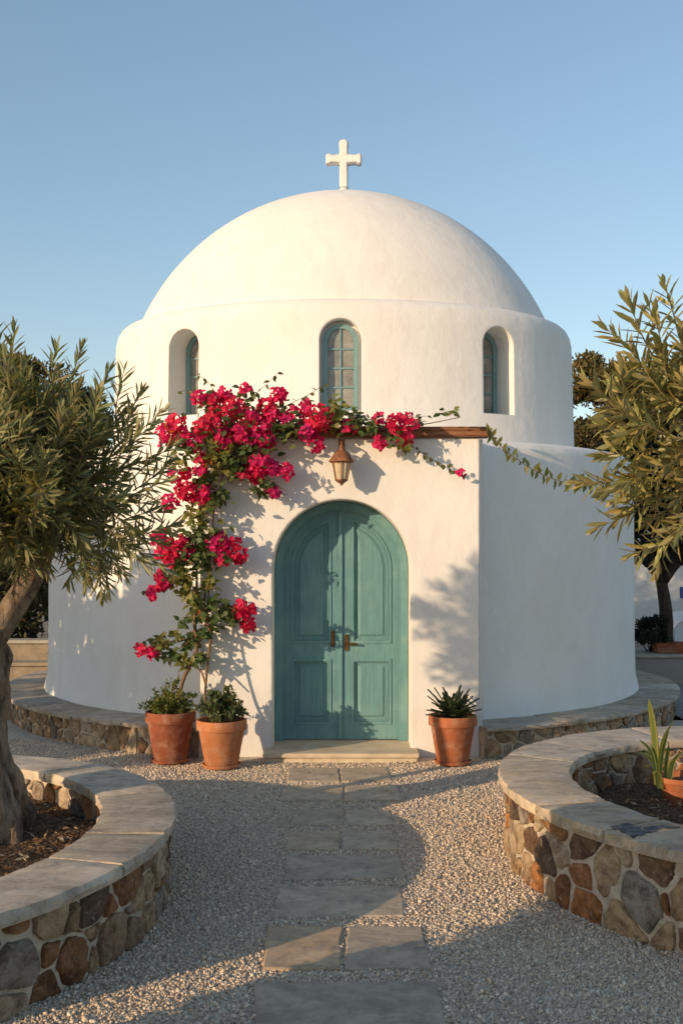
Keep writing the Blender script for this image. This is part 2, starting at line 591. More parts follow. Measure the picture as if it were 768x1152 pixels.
# cross: flared arms, rounded tips, conical foot
m = MB()
prof = [(0.10, 0.0), (0.042, 0.10), (0.040, 0.38)]
fx = frame_at((DX, DC, ZT + 0.02), (0, -1, 0))
half = [(x * 1.05, z * 1.07) for x, z in [(0.055, 0.06), (0.053, 0.362), (0.15, 0.370), (0.185, 0.352), (0.212, 0.352), (0.226, 0.378), (0.226, 0.459), (0.212, 0.486), (0.185, 0.488), (0.15, 0.470),
        (0.053, 0.478), (0.055, 0.575), (0.060, 0.615), (0.046, 0.645), (0.025, 0.662)]]
m.prism(half + [(-x, y) for x, y in reversed(half)], fx, 0.06, -0.06)
m.lathe([(0.15, ZT - 0.04), (0.125, ZT + 0.02), (0.075, ZT + 0.055), (0.045, ZT + 0.10), (0.03, ZT + 0.11)], (DX, DC), 20)
m.build('cross', MAT['plaster'], chapel, True, angle=R(35), bevel=0.012)

# timber beam over the porch front
m = MB()
m.box(-1.47, 1.425, YP - 0.055, YP + 0.16, 3.068, 3.118)
m.box(-1.45, 1.405, YP - 0.035, YP + 0.14, 3.121, 3.165)
m.build('beam', MAT['wood'], chapel, bevel=0.008)
m = MB()
m.box(-0.72, 0.715, 9.98, YP + 0.44, -0.02, 0.035)
m.box(-0.735, 0.73, 9.955, YP + 0.44, 0.0375, 0.078)
m.build('doorstep', m_simple('worn_limestone', (0.64, 0.54, 0.40), (0.50, 0.41, 0.29), 6, 0.5, 0.008, 0.8), chapel, bevel=0.01)

# door: arched frame and two panelled leaves
YD = YP + 0.415
frd = frame_at((0, YD, 0.078), (0, -1, 0))
DH = AH - 0.078 - 0.005
m = MB()
m.ring(arch(AW - 0.006, DH, 28), arch(AW - 0.17, DH - 0.082, 28), frd, -0.05, 0.055)
m.ring(arch(AW - 0.15, DH - 0.072, 28), arch(AW - 0.205, DH - 0.10, 28), frd, -0.04, 0.03)
m.build('door_frame', MAT['teal'], chapel, bevel=0.006)
LW = (AW - 0.18) / 2
LT = DH - 0.088
SP = LT - LW


def leaf_outline(sg, e=0.0, n=18):
    r = LW - e
    pts = [(sg * 0.004, 0.012 + e), (sg * r, 0.012 + e)]
    pts += [(sg * r * math.cos(math.pi / 2 * i / n), SP + r * math.sin(math.pi / 2 * i / n)) for i in range(n)]
    pts.append((sg * 0.004, SP + math.sqrt(max(r * r - 0.004 ** 2, 0))))
    return pts if sg < 0 else pts[::-1]


def panel_outline(sg, xi, xo, z0, z1=None, n=12):
    if z1 is not None:
        pts = [(sg * xi, z0), (sg * xo, z0), (sg * xo, z1), (sg * xi, z1)]
    else:                                        # quarter-arched head, concentric with the frame
        a1 = math.acos(xi / xo)
        pts = [(sg * xi, z0), (sg * xo, z0)] + [(sg * xo * math.cos(a1 * i / n), SP + xo * math.sin(a1 * i / n)) for i in range(n + 1)]
    return pts if sg < 0 else pts[::-1]


def inset(poly, e):
    n = len(poly)
    ar = sum(poly[i][0] * poly[(i + 1) % n][1] - poly[(i + 1) % n][0] * poly[i][1] for i in range(n))
    sg = 1 if ar > 0 else -1
    out = []
    for i in range(n):
        p0, p1, p2 = Vector(poly[i - 1]), Vector(poly[i]), Vector(poly[(i + 1) % n])
        d1, d2 = (p1 - p0).normalized(), (p2 - p1).normalized()
        n1, n2 = Vector((-d1.y, d1.x)) * sg, Vector((-d2.y, d2.x)) * sg
        b = n1 + n2
        b = b / max(b.dot(n1), 0.25)
        out.append(tuple(p1 + b * e))
    return out


for sg in (-1, 1):
    m = MB()
    m.prism(leaf_outline(sg), frd, 0.0, -0.05)
    door = m.build('door', MAT['teal'], chapel)
    pans = [panel_outline(sg, 0.115, 0.485, 0.985), panel_outline(sg, 0.115, 0.485, 0.175, 0.80)]
    cc = []
    for po in pans:
        c = MB()
        c.prism(po, frd, 0.05, -0.024)
        cc.append(c.build('cut', MAT['teal']))
    bool_cut(door, cc)
    m = MB()
    for po in pans:                               # bolection mould, then the fielded panel inside
        m.ring(inset(po, -0.016), inset(po, 0.012), frd, -0.022, 0.011, True)
        m.ring(inset(po, 0.012), inset(po, 0.026), frd, -0.0235, -0.006, True)
        q0, q1 = inset(po, 0.050), inset(po, 0.075)
        n = len(po)
        m.add([frd(u, v, -0.0242) for u, v in q0] + [frd(u, v, -0.010) for u, v in q1],
              [tuple(range(n, 2 * n))] + [(i, (i + 1) % n, n + (i + 1) % n, n + i) for i in range(n)])
    m.build('moulding', MAT['teal'], door, bevel=0.004)
    if sg < 0:
        m = MB()
        m.prism([(-0.032, 0.016), (0.012, 0.016), (0.012, LT - 0.012), (-0.032, LT - 0.012)], frd, 0.024, 0.002)
        m.build('meeting_strip', MAT['teal'], door, bevel=0.006)
    m = MB()
    hx, hz = (-0.088, 1.015) if sg < 0 else (0.052, 0.975)
    hw, hh = 0.021, 0.085
    el = [(hx + hw * math.cos(a), hz + (hh - hw) * (1 if math.sin(a) >= 0 else -1) + hw * math.sin(a)) for a in np.linspace(0, 2 * math.pi, 24, endpoint=False)]
    m.prism(el, frd, 0.012, -0.002)
    if sg < 0:
        m.tube([frd(hx, hz + 0.03, 0.01), frd(hx, hz + 0.03, 0.030)], 0.011, 10)
        m.tube([frd(hx, hz - 0.045, 0.01), frd(hx, hz - 0.045, 0.022)], 0.009, 10)
        m.build('lock_plate', MAT['bronze'], door, bevel=0.003)
    else:
        m.tube([frd(hx, hz - 0.005, 0.01), frd(hx, hz - 0.005, 0.055)], 0.013, 10)
        m.tube([frd(hx - 0.012, hz - 0.005, 0.052), frd(hx + 0.05, hz - 0.006, 0.054), frd(hx + 0.108, hz - 0.012, 0.050)], [0.013, 0.011, 0.013], 10)
        m.tube([frd(hx, hz + 0.05, 0.01), frd(hx, hz + 0.05, 0.026)], 0.012, 10)
        m.build('handle', MAT['bronze'], door, True, angle=R(40))

# drum windows
for p, nn, w, h, dep in wins:
    fr = frame_at(p - nn * dep, nn)
    w2, h2 = w - (0.07 if dep < 0.2 else 0.008), h - (0.045 if dep < 0.2 else 0.006)
    m = MB()
    fwd = 0.055
    m.ring(arch(w2, h2, 24, 0.004), arch(w2 - 2 * fwd, h2 - 2 * fwd, 24, 0.004 + fwd), fr, 0.0, 0.05)
    m.prism([(-w2 / 2 + 0.003, 0.006), (w2 / 2 - 0.003, 0.006), (w2 / 2 - 0.003, fwd + 0.004), (-w2 / 2 + 0.003, fwd + 0.004)], fr, 0.047, 0.002)
    iw, ih = w2 - 2 * fwd, h2 - 2 * fwd
    m.prism([(-0.011, fwd), (0.011, fwd), (0.011, fwd + ih + 0.01), (-0.011, fwd + ih + 0.01)], fr, 0.036, 0.008)
    for q in range(1, 4):
        zz = fwd + ih * (0.245 * q + 0.01)
        m.prism([(-iw / 2 - 0.006, zz - 0.011), (iw / 2 + 0.006, zz - 0.011), (iw / 2 + 0.006, zz + 0.011), (-iw / 2 - 0.006, zz + 0.011)], fr, 0.033, 0.010)
    win = m.build('window', MAT['teal_window'], chapel, bevel=0.004)
    m = MB()
    m.prism(arch(w2 - 0.06, h2 - 0.06, 24, 0.03), fr, 0.018, 0.012)
    m.build('pane', MAT['pane'], win)


# ------------------------------------------------------------------ lantern over the door
lx, ly = 0.0, YP - 0.20
lz = 1.97 + (620 - 500) * ly / F
lan = thing('wall_lantern', 'rusty copper wall lantern with tapered glass hanging above the teal door', 'lantern', (lx, ly, lz - 0.38))
A6 = [math.pi / 6 + i * math.pi / 3 for i in range(6)]
m = MB()
m.tube([(lx, YP + 0.01, lz + 0.02), (lx, ly + 0.06, lz + 0.035), (lx, ly, lz + 0.015), (lx, ly, lz - 0.04)], 0.009, 8)
m.prism([(-0.03, -0.05), (0.03, -0.05), (0.03, 0.07), (-0.03, 0.07)], frame_at((lx, YP + 0.002, lz + 0.0), (0, -1, 0)), 0.014, -0.004)
m.build('bracket', MAT['copper'], lan, True, angle=R(40))
m = MB()
m.lathe([(0.124, lz - 0.165), (0.120, lz - 0.155), (0.062, lz - 0.075), (0.030, lz - 0.05), (0.022, lz - 0.035), (0.028, lz - 0.022), (0.016, lz - 0.005), (0.008, lz + 0.005)], (lx, ly), 12)
m.build('cap', MAT['copper'], lan, True, angle=R(40))
zt, zb = lz - 0.168, lz - 0.335
m = MB()
for a in A6:
    m.tube([(lx + 0.096 * math.cos(a), ly + 0.096 * math.sin(a), zt + 0.004), (lx + 0.064 * math.cos(a), ly + 0.064 * math.sin(a), zb)], 0.006, 6)
m.lathe([(0.105, zt - 0.008), (0.107, zt + 0.002), (0.095, zt + 0.004)], (lx, ly), 6)
m.lathe([(0.015, zb - 0.052), (0.012, zb - 0.04), (0.026, zb - 0.03), (0.062, zb - 0.006), (0.062, zb + 0.006), (0.05, zb + 0.008)], (lx, ly), 12)
m.build('cage', MAT['copper'], lan, True, angle=R(40))
m = MB()
m.lathe([(0.060, zb + 0.002), (0.092, zt - 0.002)], (lx, ly), 6)
m.build('glass', MAT['lamp_glass'], lan)


# ------------------------------------------------------------------ rubble masonry on curves
def voronoi_cells(S, h, pts, wts, z0):
    n = len(pts)
    out = []
    for i in range(n):
        px, pz = pts[i]
        poly = [(px - 0.5, z0), (px + 0.5, z0), (px + 0.5, h), (px - 0.5, h)]
        for j in range(n):
            if j == i:
                continue
            dx = (pts[j][0] - px + S / 2) % S - S / 2
            dz = pts[j][1] - pz
            d2 = dx * dx + dz * dz
            if d2 > 0.8:
                continue
            lim = (d2 + wts[i] - wts[j]) / 2
            new = []
            for k in range(len(poly)):
                a, b = poly[k], poly[(k + 1) % len(poly)]
                fa = (a[0] - px) * dx + (a[1] - pz) * dz - lim
                fb = (b[0] - px) * dx + (b[1] - pz) * dz - lim
                if fa <= 0:
                    new.append(a)
                if fa * fb < 0:
                    q = fa / (fa - fb)
                    new.append((a[0] + (b[0] - a[0]) * q, a[1] + (b[1] - a[1]) * q))
            poly = new
            if len(poly) < 3:
                break
        if len(poly) >= 3:
            out.append(poly)
    return out


STONES = [(0.38, 0.18, 0.07), (0.50, 0.42, 0.31), (0.29, 0.14, 0.065), (0.46, 0.36, 0.24), (0.40, 0.30, 0.19), (0.16, 0.105, 0.065), (0.23, 0.125, 0.06), (0.31, 0.17, 0.08), (0.35, 0.25, 0.15), (0.26, 0.24, 0.22), (0.245, 0.22, 0.19), (0.42, 0.34, 0.23), (0.12, 0.085, 0.065), (0.29, 0.21, 0.14)]


def rubble(mb, curve, S, h, size, z0=0.0, gap=0.010, pal=STONES, relief=0.030, inward=False, flat=1.2):
    rows = max(1, int(round(h / size)))
    pts = []
    for r in range(rows):
        cols = int(S / (size * flat) * random.uniform(0.9, 1.1))
        for c in range(cols):
            if random.random() < 0.10:
                continue
            pts.append(((c + 0.5 * (r % 2) + random.uniform(-0.42, 0.42)) * S / cols, z0 + (h - z0) * (r + 0.5 + random.uniform(-0.34, 0.34)) / rows))
            if random.random() < 0.40:
                pts.append((pts[-1][0] + random.uniform(-0.6, 0.6) * size, z0 + (h - z0) * random.random()))
    wts = [random.uniform(-0.55, 0.75) * size * size for _ in pts]
    for poly in voronoi_cells(S, h, pts, wts, z0):
        P = np.array(poly)
        c = P.mean(0)
        ext = P.max(0) - P.min(0)
        if ext[0] < 0.035 or ext[1] < 0.03:
            continue
        dist = np.linalg.norm(P - c, axis=1).mean()
        P = c + (P - c) * max(0.55, 1 - gap / max(dist * 0.75, 0.02))
        q0 = random.uniform(0.10, 0.24)
        for _ in range(2):
            q = q0 if _ == 0 else 0.25
            nx = np.roll(P, -1, axis=0)
            P = np.stack([P * (1 - q) + nx * q, P * q + nx * (1 - q)], 1).reshape(-1, 2)
        n = len(P)
        sd = random.uniform(0, 100)
        for k in range(n):
            P[k] += (P[k] - c) * 0.20 * mnoise.noise((P[k][0] * 22, P[k][1] * 22, sd))
        base = random.choice(pal)
        f = random.uniform(0.75, 1.3)
        col = tuple(b * f * k for b, k in zip(base, (1.38, 1.26, 1.14)))
        top = max(col)
        col = tuple(c * min(1.0, 0.56 / top) for c in col)
        hi = relief * random.uniform(0.5, 1.35)
        tx, tz = random.uniform(-0.25, 0.25) * hi / max(ext[0], 0.1), random.uniform(-0.25, 0.25) * hi / max(ext[1], 0.1)
        rings = [(1.0, -0.012), (0.985, hi * 0.45), (0.93, hi * 0.85), (0.70, hi), (0.36, hi * 1.05)]
        vs = []
        for (sc, dz) in rings:
            for p in P:
                q = c + (p - c) * sc
                nz = mnoise.noise((q[0] * 14, q[1] * 14, sd)) * relief * 0.55 if dz > 0 else 0
                vs.append(curve(q[0], q[1], dz + nz + (q[0] - c[0]) * tx + (q[1] - c[1]) * tz))
        vs.append(curve(c[0], c[1], hi * 1.05 + mnoise.noise((c[0] * 14, c[1] * 14, sd)) * relief * 0.55))
        fs = [(a * n + k, a * n + (k + 1) % n, (a + 1) * n + (k + 1) % n, (a + 1) * n + k) for a in range(len(rings) - 1) for k in range(n)]
        last = (len(rings) - 1) * n
        fs += [(last + k, last + (k + 1) % n, last + n) for k in range(n)]
        mb.add(vs, fs, col)


class Oval:
    def __init__(s, cx, cy, rx, ry):
        s.c, s.rx, s.ry = (cx, cy), rx, ry
        a = np.linspace(0, 2 * math.pi, 721)
        x, y = rx * np.cos(a), ry * np.sin(a)
        s.a = a
        s.len = np.concatenate([[0], np.cumsum(np.hypot(np.diff(x), np.diff(y)))])
        s.S = s.len[-1]

    def at(s, ang, off=0.0):
        x, y = s.rx * math.cos(ang), s.ry * math.sin(ang)
        nx, ny = math.cos(ang) / s.rx, math.sin(ang) / s.ry
        k = math.hypot(nx, ny)
        return s.c[0] + x + nx / k * off, s.c[1] + y + ny / k * off

    def curve(s, sign=1):
        def f(sv, z, d):
            x, y = s.at(float(np.interp(sv % s.S, s.len, s.a)), d * sign)
            return (x, y, z)
        return f


def coping(parent, outer, inner, z0, z1, cuts, over=0.03, base=(0.66, 0.54, 0.40), nr=8, joint=0.012, span=None):
    for i in range(len(cuts) - (0 if span is None else 1)):
        a0, a1 = cuts[i], cuts[(i + 1) % len(cuts)]
        if a1 <= a0:
            a1 += 2 * math.pi
        rr = (outer.rx + outer.ry) / 2
        ja = joint / rr
        a0, a1 = a0 + ja, a1 - ja
        na = max(4, int((a1 - a0) * rr / 0.05))
        sk0, sk1 = random.uniform(-0.05, 0.05), random.uniform(-0.05, 0.05)
        f = random.uniform(0.72, 1.22)
        tint = random.uniform(-0.025, 0.04)
        col = (base[0] * f + tint, base[1] * f, base[2] * f - tint)
        dz = random.uniform(-0.006, 0.006)
        sd = random.uniform(0, 50)
        vs = []
        for lev in range(3):
            for r in range(nr + 1):
                for q in range(na + 1):
                    u, v = q / na, r / nr
                    a = a0 + (a1 - a0) * u + (0 if (u not in (0, 1)) else 0)
                    xo, yo = outer.at(a, over)
                    xi, yi = inner.at(a, -over)
                    x, y = xi + (xo - xi) * v, yi + (yo - yi) * v
                    edge = r in (0, nr) or q in (0, na)
                    if edge:                      # chipped, uneven arris
                        w = 0.017 * mnoise.noise((x * 9, y * 9, sd + lev * 0.7)) + 0.012 * mnoise.noise((x * 31, y * 31, sd + lev))
                        if r == nr or r == 0:
                            L = math.hypot(xo - xi, yo - yi)
                            sgn = 1 if r == nr else -1
                            x += (xo - xi) / L * w * sgn
                            y += (yo - yi) / L * w * sgn
                    if lev == 0:
                        z = z1 + dz + 0.004 * mnoise.noise((x * 5, y * 5, sd)) - (0.007 if edge else 0)
                    elif lev == 1:
                        z = (z0 + z1) / 2
                    else:
                        z = z0
                    if lev == 1 and r in (0, nr):
                        L = math.hypot(xo - xi, yo - yi)
                        sgn = 1 if r == nr else -1
                        x += (xo - xi) / L * 0.007 * sgn
                        y += (yo - yi) / L * 0.007 * sgn
                    vs.append((x, y, z))
        row = na + 1
        N = row * (nr + 1)
        fs = [(r * row + q, r * row + q + 1, (r + 1) * row + q + 1, (r + 1) * row + q) for r in range(nr) for q in range(na)]
        fs += [tuple(2 * N + k for k in (r * row + q, (r + 1) * row + q, (r + 1) * row + q + 1, r * row + q + 1)) for r in range(nr) for q in range(na)]
        bd = [q for q in range(na)] + [r * row + na for r in range(nr)] + [nr * row + q for q in range(na, 0, -1)] + [r * row for r in range(nr, 0, -1)]
        for lev in range(2):
            for k in range(len(bd)):
                a, b = bd[k], bd[(k + 1) % len(bd)]
                fs.append((lev * N + a, (lev + 1) * N + a, (lev + 1) * N + b, lev * N + b))
        mb = MB()
        mb.add(vs, fs, col)
        mb.build('coping_slab', MAT['coping'], parent, True, colors=True, angle=R(38))


def band(mb, o1, o2, off1, off2, z0, z1, n=120):  # closed ring wall between two ovals
    vs = []
    for (o, f, z) in ((o1, off1, z0), (o1, off1, z1), (o2, off2, z1), (o2, off2, z0)):
        for i in range(n):
            x, y = o.at(2 * math.pi * i / n, f)
            vs.append((x, y, z))
    fs = [(a * n + i, a * n + (i + 1) % n, ((a + 1) % 4) * n + (i + 1) % n, ((a + 1) % 4) * n + i) for a in range(4) for i in range(n)]
    mb.add(vs, fs)


def planter(label, out, inn, cut_n, soil_z, size, seed, ht=0.46):
    random.seed(seed)
    t = thing('stone_planter', label, 'planter', (*out.c, 0))
    m = MB()
    band(m, out, inn, -0.038, 0.038, -0.05, ht - 0.065)
    m.build('mortar_core', MAT['mortar'], t, True, angle=R(40))
    m = MB()
    o2 = Oval(*out.c, out.rx - 0.045, out.ry - 0.045)
    i2 = Oval(*inn.c, inn.rx + 0.045, inn.ry + 0.045)
    rubble(m, o2.curve(1), o2.S, ht - 0.06, size, -0.03)
    rubble(m, i2.curve(-1), i2.S, ht - 0.06, size * 0.8, soil_z - 0.04)
    m.build('stonework', MAT['stone'], t, True, colors=True, angle=R(45))
    m = MB()
    band(m, out, inn, 0.004, -0.004, ht - 0.072, ht - 0.011)
    m.build('joint_bed', MAT['mortar'], t, True, angle=R(40))
    cuts = []
    a = random.uniform(0, 0.3)
    for k in range(cut_n):
        cuts.append((2 * math.pi * (k + random.uniform(-0.28, 0.28)) / cut_n + a))
    cuts.sort()
    coping(t, out, inn, ht - 0.064, ht, cuts, 0.016)
    m = MB()
    n, nr = 72, 16
    vs = [(inn.c[0], inn.c[1], soil_z + 0.03)]
    for r in range(1, nr + 1):
        for i in range(n):
            x, y = inn.at(2 * math.pi * i / n, 0.05)
            x, y = inn.c[0] + (x - inn.c[0]) * r / nr, inn.c[1] + (y - inn.c[1]) * r / nr
            vs.append((x, y, soil_z + 0.045 * mnoise.noise((x * 2.2, y * 2.2, seed)) + 0.02 * mnoise.noise((x * 8, y * 8, seed))))
    fs = [(0, 1 + i, 1 + (i + 1) % n) for i in range(n)]
    fs += [(1 + r * n + i, 1 + (r + 1) * n + i, 1 + (r + 1) * n + (i + 1) % n, 1 + r * n + (i + 1) % n) for r in range(nr - 1) for i in range(n)]
    m.add(vs, fs)
    m.build('soil_bed', MAT['soil'], t, True)
    return t


OL, IL = Oval(-2.82, 5.86, 1.86, 2.10), Oval(-2.85, 5.85, 1.50, 1.74)
OR, IR = Oval(2.94, 6.75, 1.90, 2.12), Oval(2.945, 6.69, 1.494, 1.60)
pl_left = planter('oval rubble planter bed with grey stone coping around the gnarled olive trunk', OL, IL, 13, 0.24, 0.150, 23)
pl_right = planter('oval rubble planter bed with sunlit stone coping holding a small potted striped plant', OR, IR, 12, 0.20, 0.155, 37, 0.52)

m = MB()
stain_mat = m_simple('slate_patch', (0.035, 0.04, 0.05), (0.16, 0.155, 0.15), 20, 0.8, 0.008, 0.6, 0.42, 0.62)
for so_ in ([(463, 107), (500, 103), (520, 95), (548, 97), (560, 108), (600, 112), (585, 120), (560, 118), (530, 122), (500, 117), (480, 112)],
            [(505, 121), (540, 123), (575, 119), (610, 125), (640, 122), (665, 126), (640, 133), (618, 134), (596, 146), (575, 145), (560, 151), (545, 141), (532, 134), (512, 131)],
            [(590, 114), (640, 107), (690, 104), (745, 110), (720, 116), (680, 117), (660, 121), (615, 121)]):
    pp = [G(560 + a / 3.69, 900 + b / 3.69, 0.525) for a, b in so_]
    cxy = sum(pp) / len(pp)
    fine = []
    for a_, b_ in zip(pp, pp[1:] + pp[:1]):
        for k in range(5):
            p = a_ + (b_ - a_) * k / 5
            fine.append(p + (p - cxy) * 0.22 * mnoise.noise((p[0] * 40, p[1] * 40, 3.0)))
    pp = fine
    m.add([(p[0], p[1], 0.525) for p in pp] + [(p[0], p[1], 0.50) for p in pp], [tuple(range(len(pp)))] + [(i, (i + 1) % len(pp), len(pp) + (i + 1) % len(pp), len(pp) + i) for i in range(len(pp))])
m.build('dark_stain', stain_mat, pl_right)

# low stone ledge round the foot of the chapel
random.seed(77)
ledge = thing('stone_ledge', 'low curved rubble ledge with flat stone top round the foot of the chapel', 'ledge', (0, DC, 0))
LO, LI = Oval(0, DC, 4.26, 4.26), Oval(0, DC, 3.84, 3.84)
tan_pal = [(0.36, 0.27, 0.17), (0.29, 0.20, 0.12), (0.33, 0.29, 0.24), (0.24, 0.16, 0.10), (0.42, 0.35, 0.25), (0.22, 0.20, 0.18)]


def arc_band(mb, o, a0, a1, r0, r1, z0, z1, n=90):
    vs = []
    for (off, z) in ((r1, z0), (r1, z1), (r0, z1), (r0, z0)):
        for i in range(n + 1):
            x, y = o.at(a0 + (a1 - a0) * i / n, off)
            vs.append((x, y, z))
    k = n + 1
    fs = [(a * k + i, a * k + i + 1, ((a + 1) % 4) * k + i + 1, ((a + 1) % 4) * k + i) for a in range(4) for i in range(n)]
    fs += [(0, k, 2 * k, 3 * k), (n, 3 * k + n, 2 * k + n, k + n)]
    mb.add(vs, fs)


LA0, LA1 = R(-90 + 18.8), R(270 - 18.8)          # runs round the back from one porch side to the other
m = MB()
arc_band(m, LO, LA0, LA1, -0.48, -0.05, -0.05, 0.245)
m.build('mortar_core', MAT['mortar'], ledge, True, angle=R(40))
m = MB()
l2 = Oval(0, DC, 4.21, 4.21)
fcur = l2.curve(1)
rubble(m, lambda s_, z, d: fcur(s_ + l2.S * (LA0 / (2 * math.pi)), z, d), l2.S, 0.25, 0.135, -0.03, 0.011, tan_pal, 0.02)
# drop stones hidden inside the porch
keep_v, keep_f, keep_c, remap = [], [], [], {}
okv = [not (abs(v[0]) < 1.36 and v[1] < DC) for v in m.v]
for f in m.f:
    if all(okv[i] for i in f):
        for i in f:
            if i not in remap:
                remap[i] = len(keep_v)
                keep_v.append(m.v[i])
                keep_c.append(m.c[i])
        keep_f.append(tuple(remap[i] for i in f))
m.v, m.f, m.c = keep_v, keep_f, keep_c
m.build('stonework', MAT['stone'], ledge, True, colors=True, angle=R(45))
cutl, a = [LA0], LA0
while a < LA1 - 0.32:
    a += random.uniform(0.13, 0.22)
    cutl.append(a)
cutl.append(LA1)
coping(ledge, LO, Oval(0, DC, 3.78, 3.78), 0.248, 0.298, cutl, 0.02, (0.54, 0.45, 0.34), 5, 0.004, True)

# ------------------------------------------------------------------ ground
def sheet(name, x0, x1, y0, y1, z, mat, nx=2, ny=2, kind='structure'):
    m = MB()
    vs = [(x0 + (x1 - x0) * i / nx, y0 + (y1 - y0) * j / ny, z) for j in range(ny + 1) for i in range(nx + 1)]
    fs = [(j * (nx + 1) + i, j * (nx + 1) + i + 1, (j + 1) * (nx + 1) + i + 1, (j + 1) * (nx + 1) + i) for j in range(ny) for i in range(nx)]
    m.add(vs, fs)
    o = m.build(name, mat)
    o['kind'] = kind
    return o


sheet('ground', -900, 900, -900, 900, -0.06, MAT['earth'])
sheet('gravel_path', -9, 9, -6, 12.5, -0.012, MAT['gravel'], 4, 4)
sheet('patio', 4.0, 16, 11.2, 20.0, 0.0, MAT['paving'])

# flagstones: photo outlines laid on the gravel
random.seed(9)
FL = [
    ('long dark slab nearest the camera, first stone of the garden path', [(285, 1168), (287, 1106), (490, 1104), (503, 1168)], (0.235, 0.22, 0.195)),
    ('brown square flagstone, left one of the second pair of path stones', [(296, 1090), (300, 1043), (385, 1043), (383, 1090)], (0.29, 0.24, 0.18)),
    ('dark veined flagstone, right one of the second pair of path stones', [(388, 1090), (391, 1042), (474, 1043), (485, 1089)], (0.25, 0.23, 0.20)),
    ('wide single grey slab crossed by the sun edge just beyond the brown square stone', [(306, 1031), (313, 997), (450, 997), (454, 1030)], (0.30, 0.275, 0.235)),
    ('single dark grey slab halfway along the path', [(319, 990), (321, 963), (449, 963), (455, 987)], (0.25, 0.235, 0.21)),
    ('brownish flagstone left of the joint, in the pair beyond the halfway slab', [(321, 956), (325, 936), (382, 935), (381, 956)], (0.29, 0.25, 0.195)),
    ('grey flagstone right of the joint, in the pair beyond the halfway slab', [(384, 956), (386, 935), (442, 935), (448, 955)], (0.28, 0.255, 0.22)),
    ('short dark flagstone with a stained front edge, third row from the door', [(326, 928), (331, 911), (385, 911), (387, 928)], (0.245, 0.22, 0.19)),
    ('short grey flagstone right of the stained one, third row from the door', [(389, 928), (388, 911), (437, 911), (443, 928)], (0.285, 0.26, 0.225)),
    ('left flagstone of the second row in front of the doorstep', [(314, 901), (320, 884), (387, 884), (384, 900)], (0.275, 0.25, 0.21)),
    ('right flagstone of the second row in front of the doorstep', [(387, 901), (389, 884), (445, 883), (452, 900)], (0.29, 0.255, 0.21)),
    ('left flagstone of the row right before the doorstep', [(322, 879), (326, 864), (380, 864), (382, 879)], (0.285, 0.26, 0.22)),
    ('right flagstone of the row right before the doorstep', [(384, 879), (382, 864), (434, 863), (440, 878)], (0.29, 0.26, 0.215)),
]
flag_polys = []
for lab, q, col in FL:
    col = (col[0] * 2.15, col[1] * 1.90, col[2] * 1.58)
    P = [G(*p)[:2] for p in q]
    ang = []
    for i in range(4):
        a, b = np.array(P[i]), np.array(P[(i + 1) % 4])
        k = max(4, int(np.linalg.norm(b - a) / 0.05))
        for j in range(k):
            p = a + (b - a) * j / k
            ang.append(p)
    ang = np.array(ang)
    c = ang.mean(0)
    flag_polys.append(np.array(P))
    sd = random.uniform(0, 99)
    out = []
    for p in ang:
        w = 0.013 * mnoise.noise((p[0] * 7, p[1] * 7, sd)) + 0.006 * mnoise.noise((p[0] * 26, p[1] * 26, sd))
        out.append(p + (p - c) / np.linalg.norm(p - c) * w)
    out = np.array(out)
    n = len(out)
    zt = 0.004 + random.uniform(-0.002, 0.003)
    vs = [(*p, -0.03) for p in out] + [(*p, zt - 0.005) for p in out] + [(*(c + (p - c) * (1 - 0.010 / np.linalg.norm(p - c))), zt) for p in out]
    fs = [(a * n + i, a * n + (i + 1) % n, (a + 1) * n + (i + 1) % n, (a + 1) * n + i) for a in range(2) for i in range(n)] + [tuple(range(2 * n, 3 * n))]
    m = MB()
    m.add(vs, fs, col)
    o = m.build('flagstone', MAT['flag'], None, colors=True)
    o.data.transform(Matrix.Translation((-c[0], -c[1], 0)))
    o.location = (c[0], c[1], 0)
    tag(o, lab, 'flagstone', 'stepping stones of the garden path')


def in_poly(x, y, P):
    ins = np.zeros(len(x), bool)
    n = len(P)
    for i in range(n):
        (xa, ya), (xb, yb) = P[i], P[(i + 1) % n]
        t = ((ya > y) != (yb > y)) & (x < (xb - xa) * (y - ya) / (yb - ya + 1e-12) + xa)
        ins ^= t
    return ins


# loose pebbles
N = 400000
Y = rng.uniform(3.7, 11.2, N)
X = rng.uniform(-1, 1, N) * (0.36 * Y + 0.55)
keep = rng.random(N) < np.where(Y < 7, 0.95, np.where(Y < 8.6, 0.8, 0.62))
for o in (OL, OR):
    keep &= ((X - o.c[0]) / (o.rx - 0.05)) ** 2 + ((Y - o.c[1]) / (o.ry - 0.05)) ** 2 > 1
keep &= ((X / 4.23) ** 2 + ((Y - DC) / 4.23) ** 2 > 1)
keep &= ~((np.abs(X) < 1.35) & (Y > YP + 0.01)) & ~((np.abs(X) < 0.73) & (Y > 9.97))
for P in flag_polys:
    c = P.mean(0)
    Q = c + (P - c) * 0.965
    keep &= ~(in_poly(X + rng.normal(size=N) * 0.012, Y + rng.normal(size=N) * 0.012, Q) & (rng.random(N) > 0.012))
X, Y = X[keep], Y[keep]
n = len(X)
cubf = [(3, 2, 1, 0), (4, 5, 6, 7), (0, 1, 5, 4), (1, 2, 6, 5), (2, 3, 7, 6), (3, 0, 4, 7)]
cub = np.array([(x, y, z) for z in (-1, 1) for x, y in ((-1, -1), (1, -1), (1, 1), (-1, 1))]) * 0.72
sc = Scatter()
kind = rng.integers(0, 8, n)
pal = np.array([(0.50, 0.44, 0.37), (0.56, 0.48, 0.39), (0.42, 0.365, 0.305), (0.62, 0.56, 0.48), (0.33, 0.28, 0.235), (0.52, 0.42, 0.32), (0.45, 0.41, 0.37)])
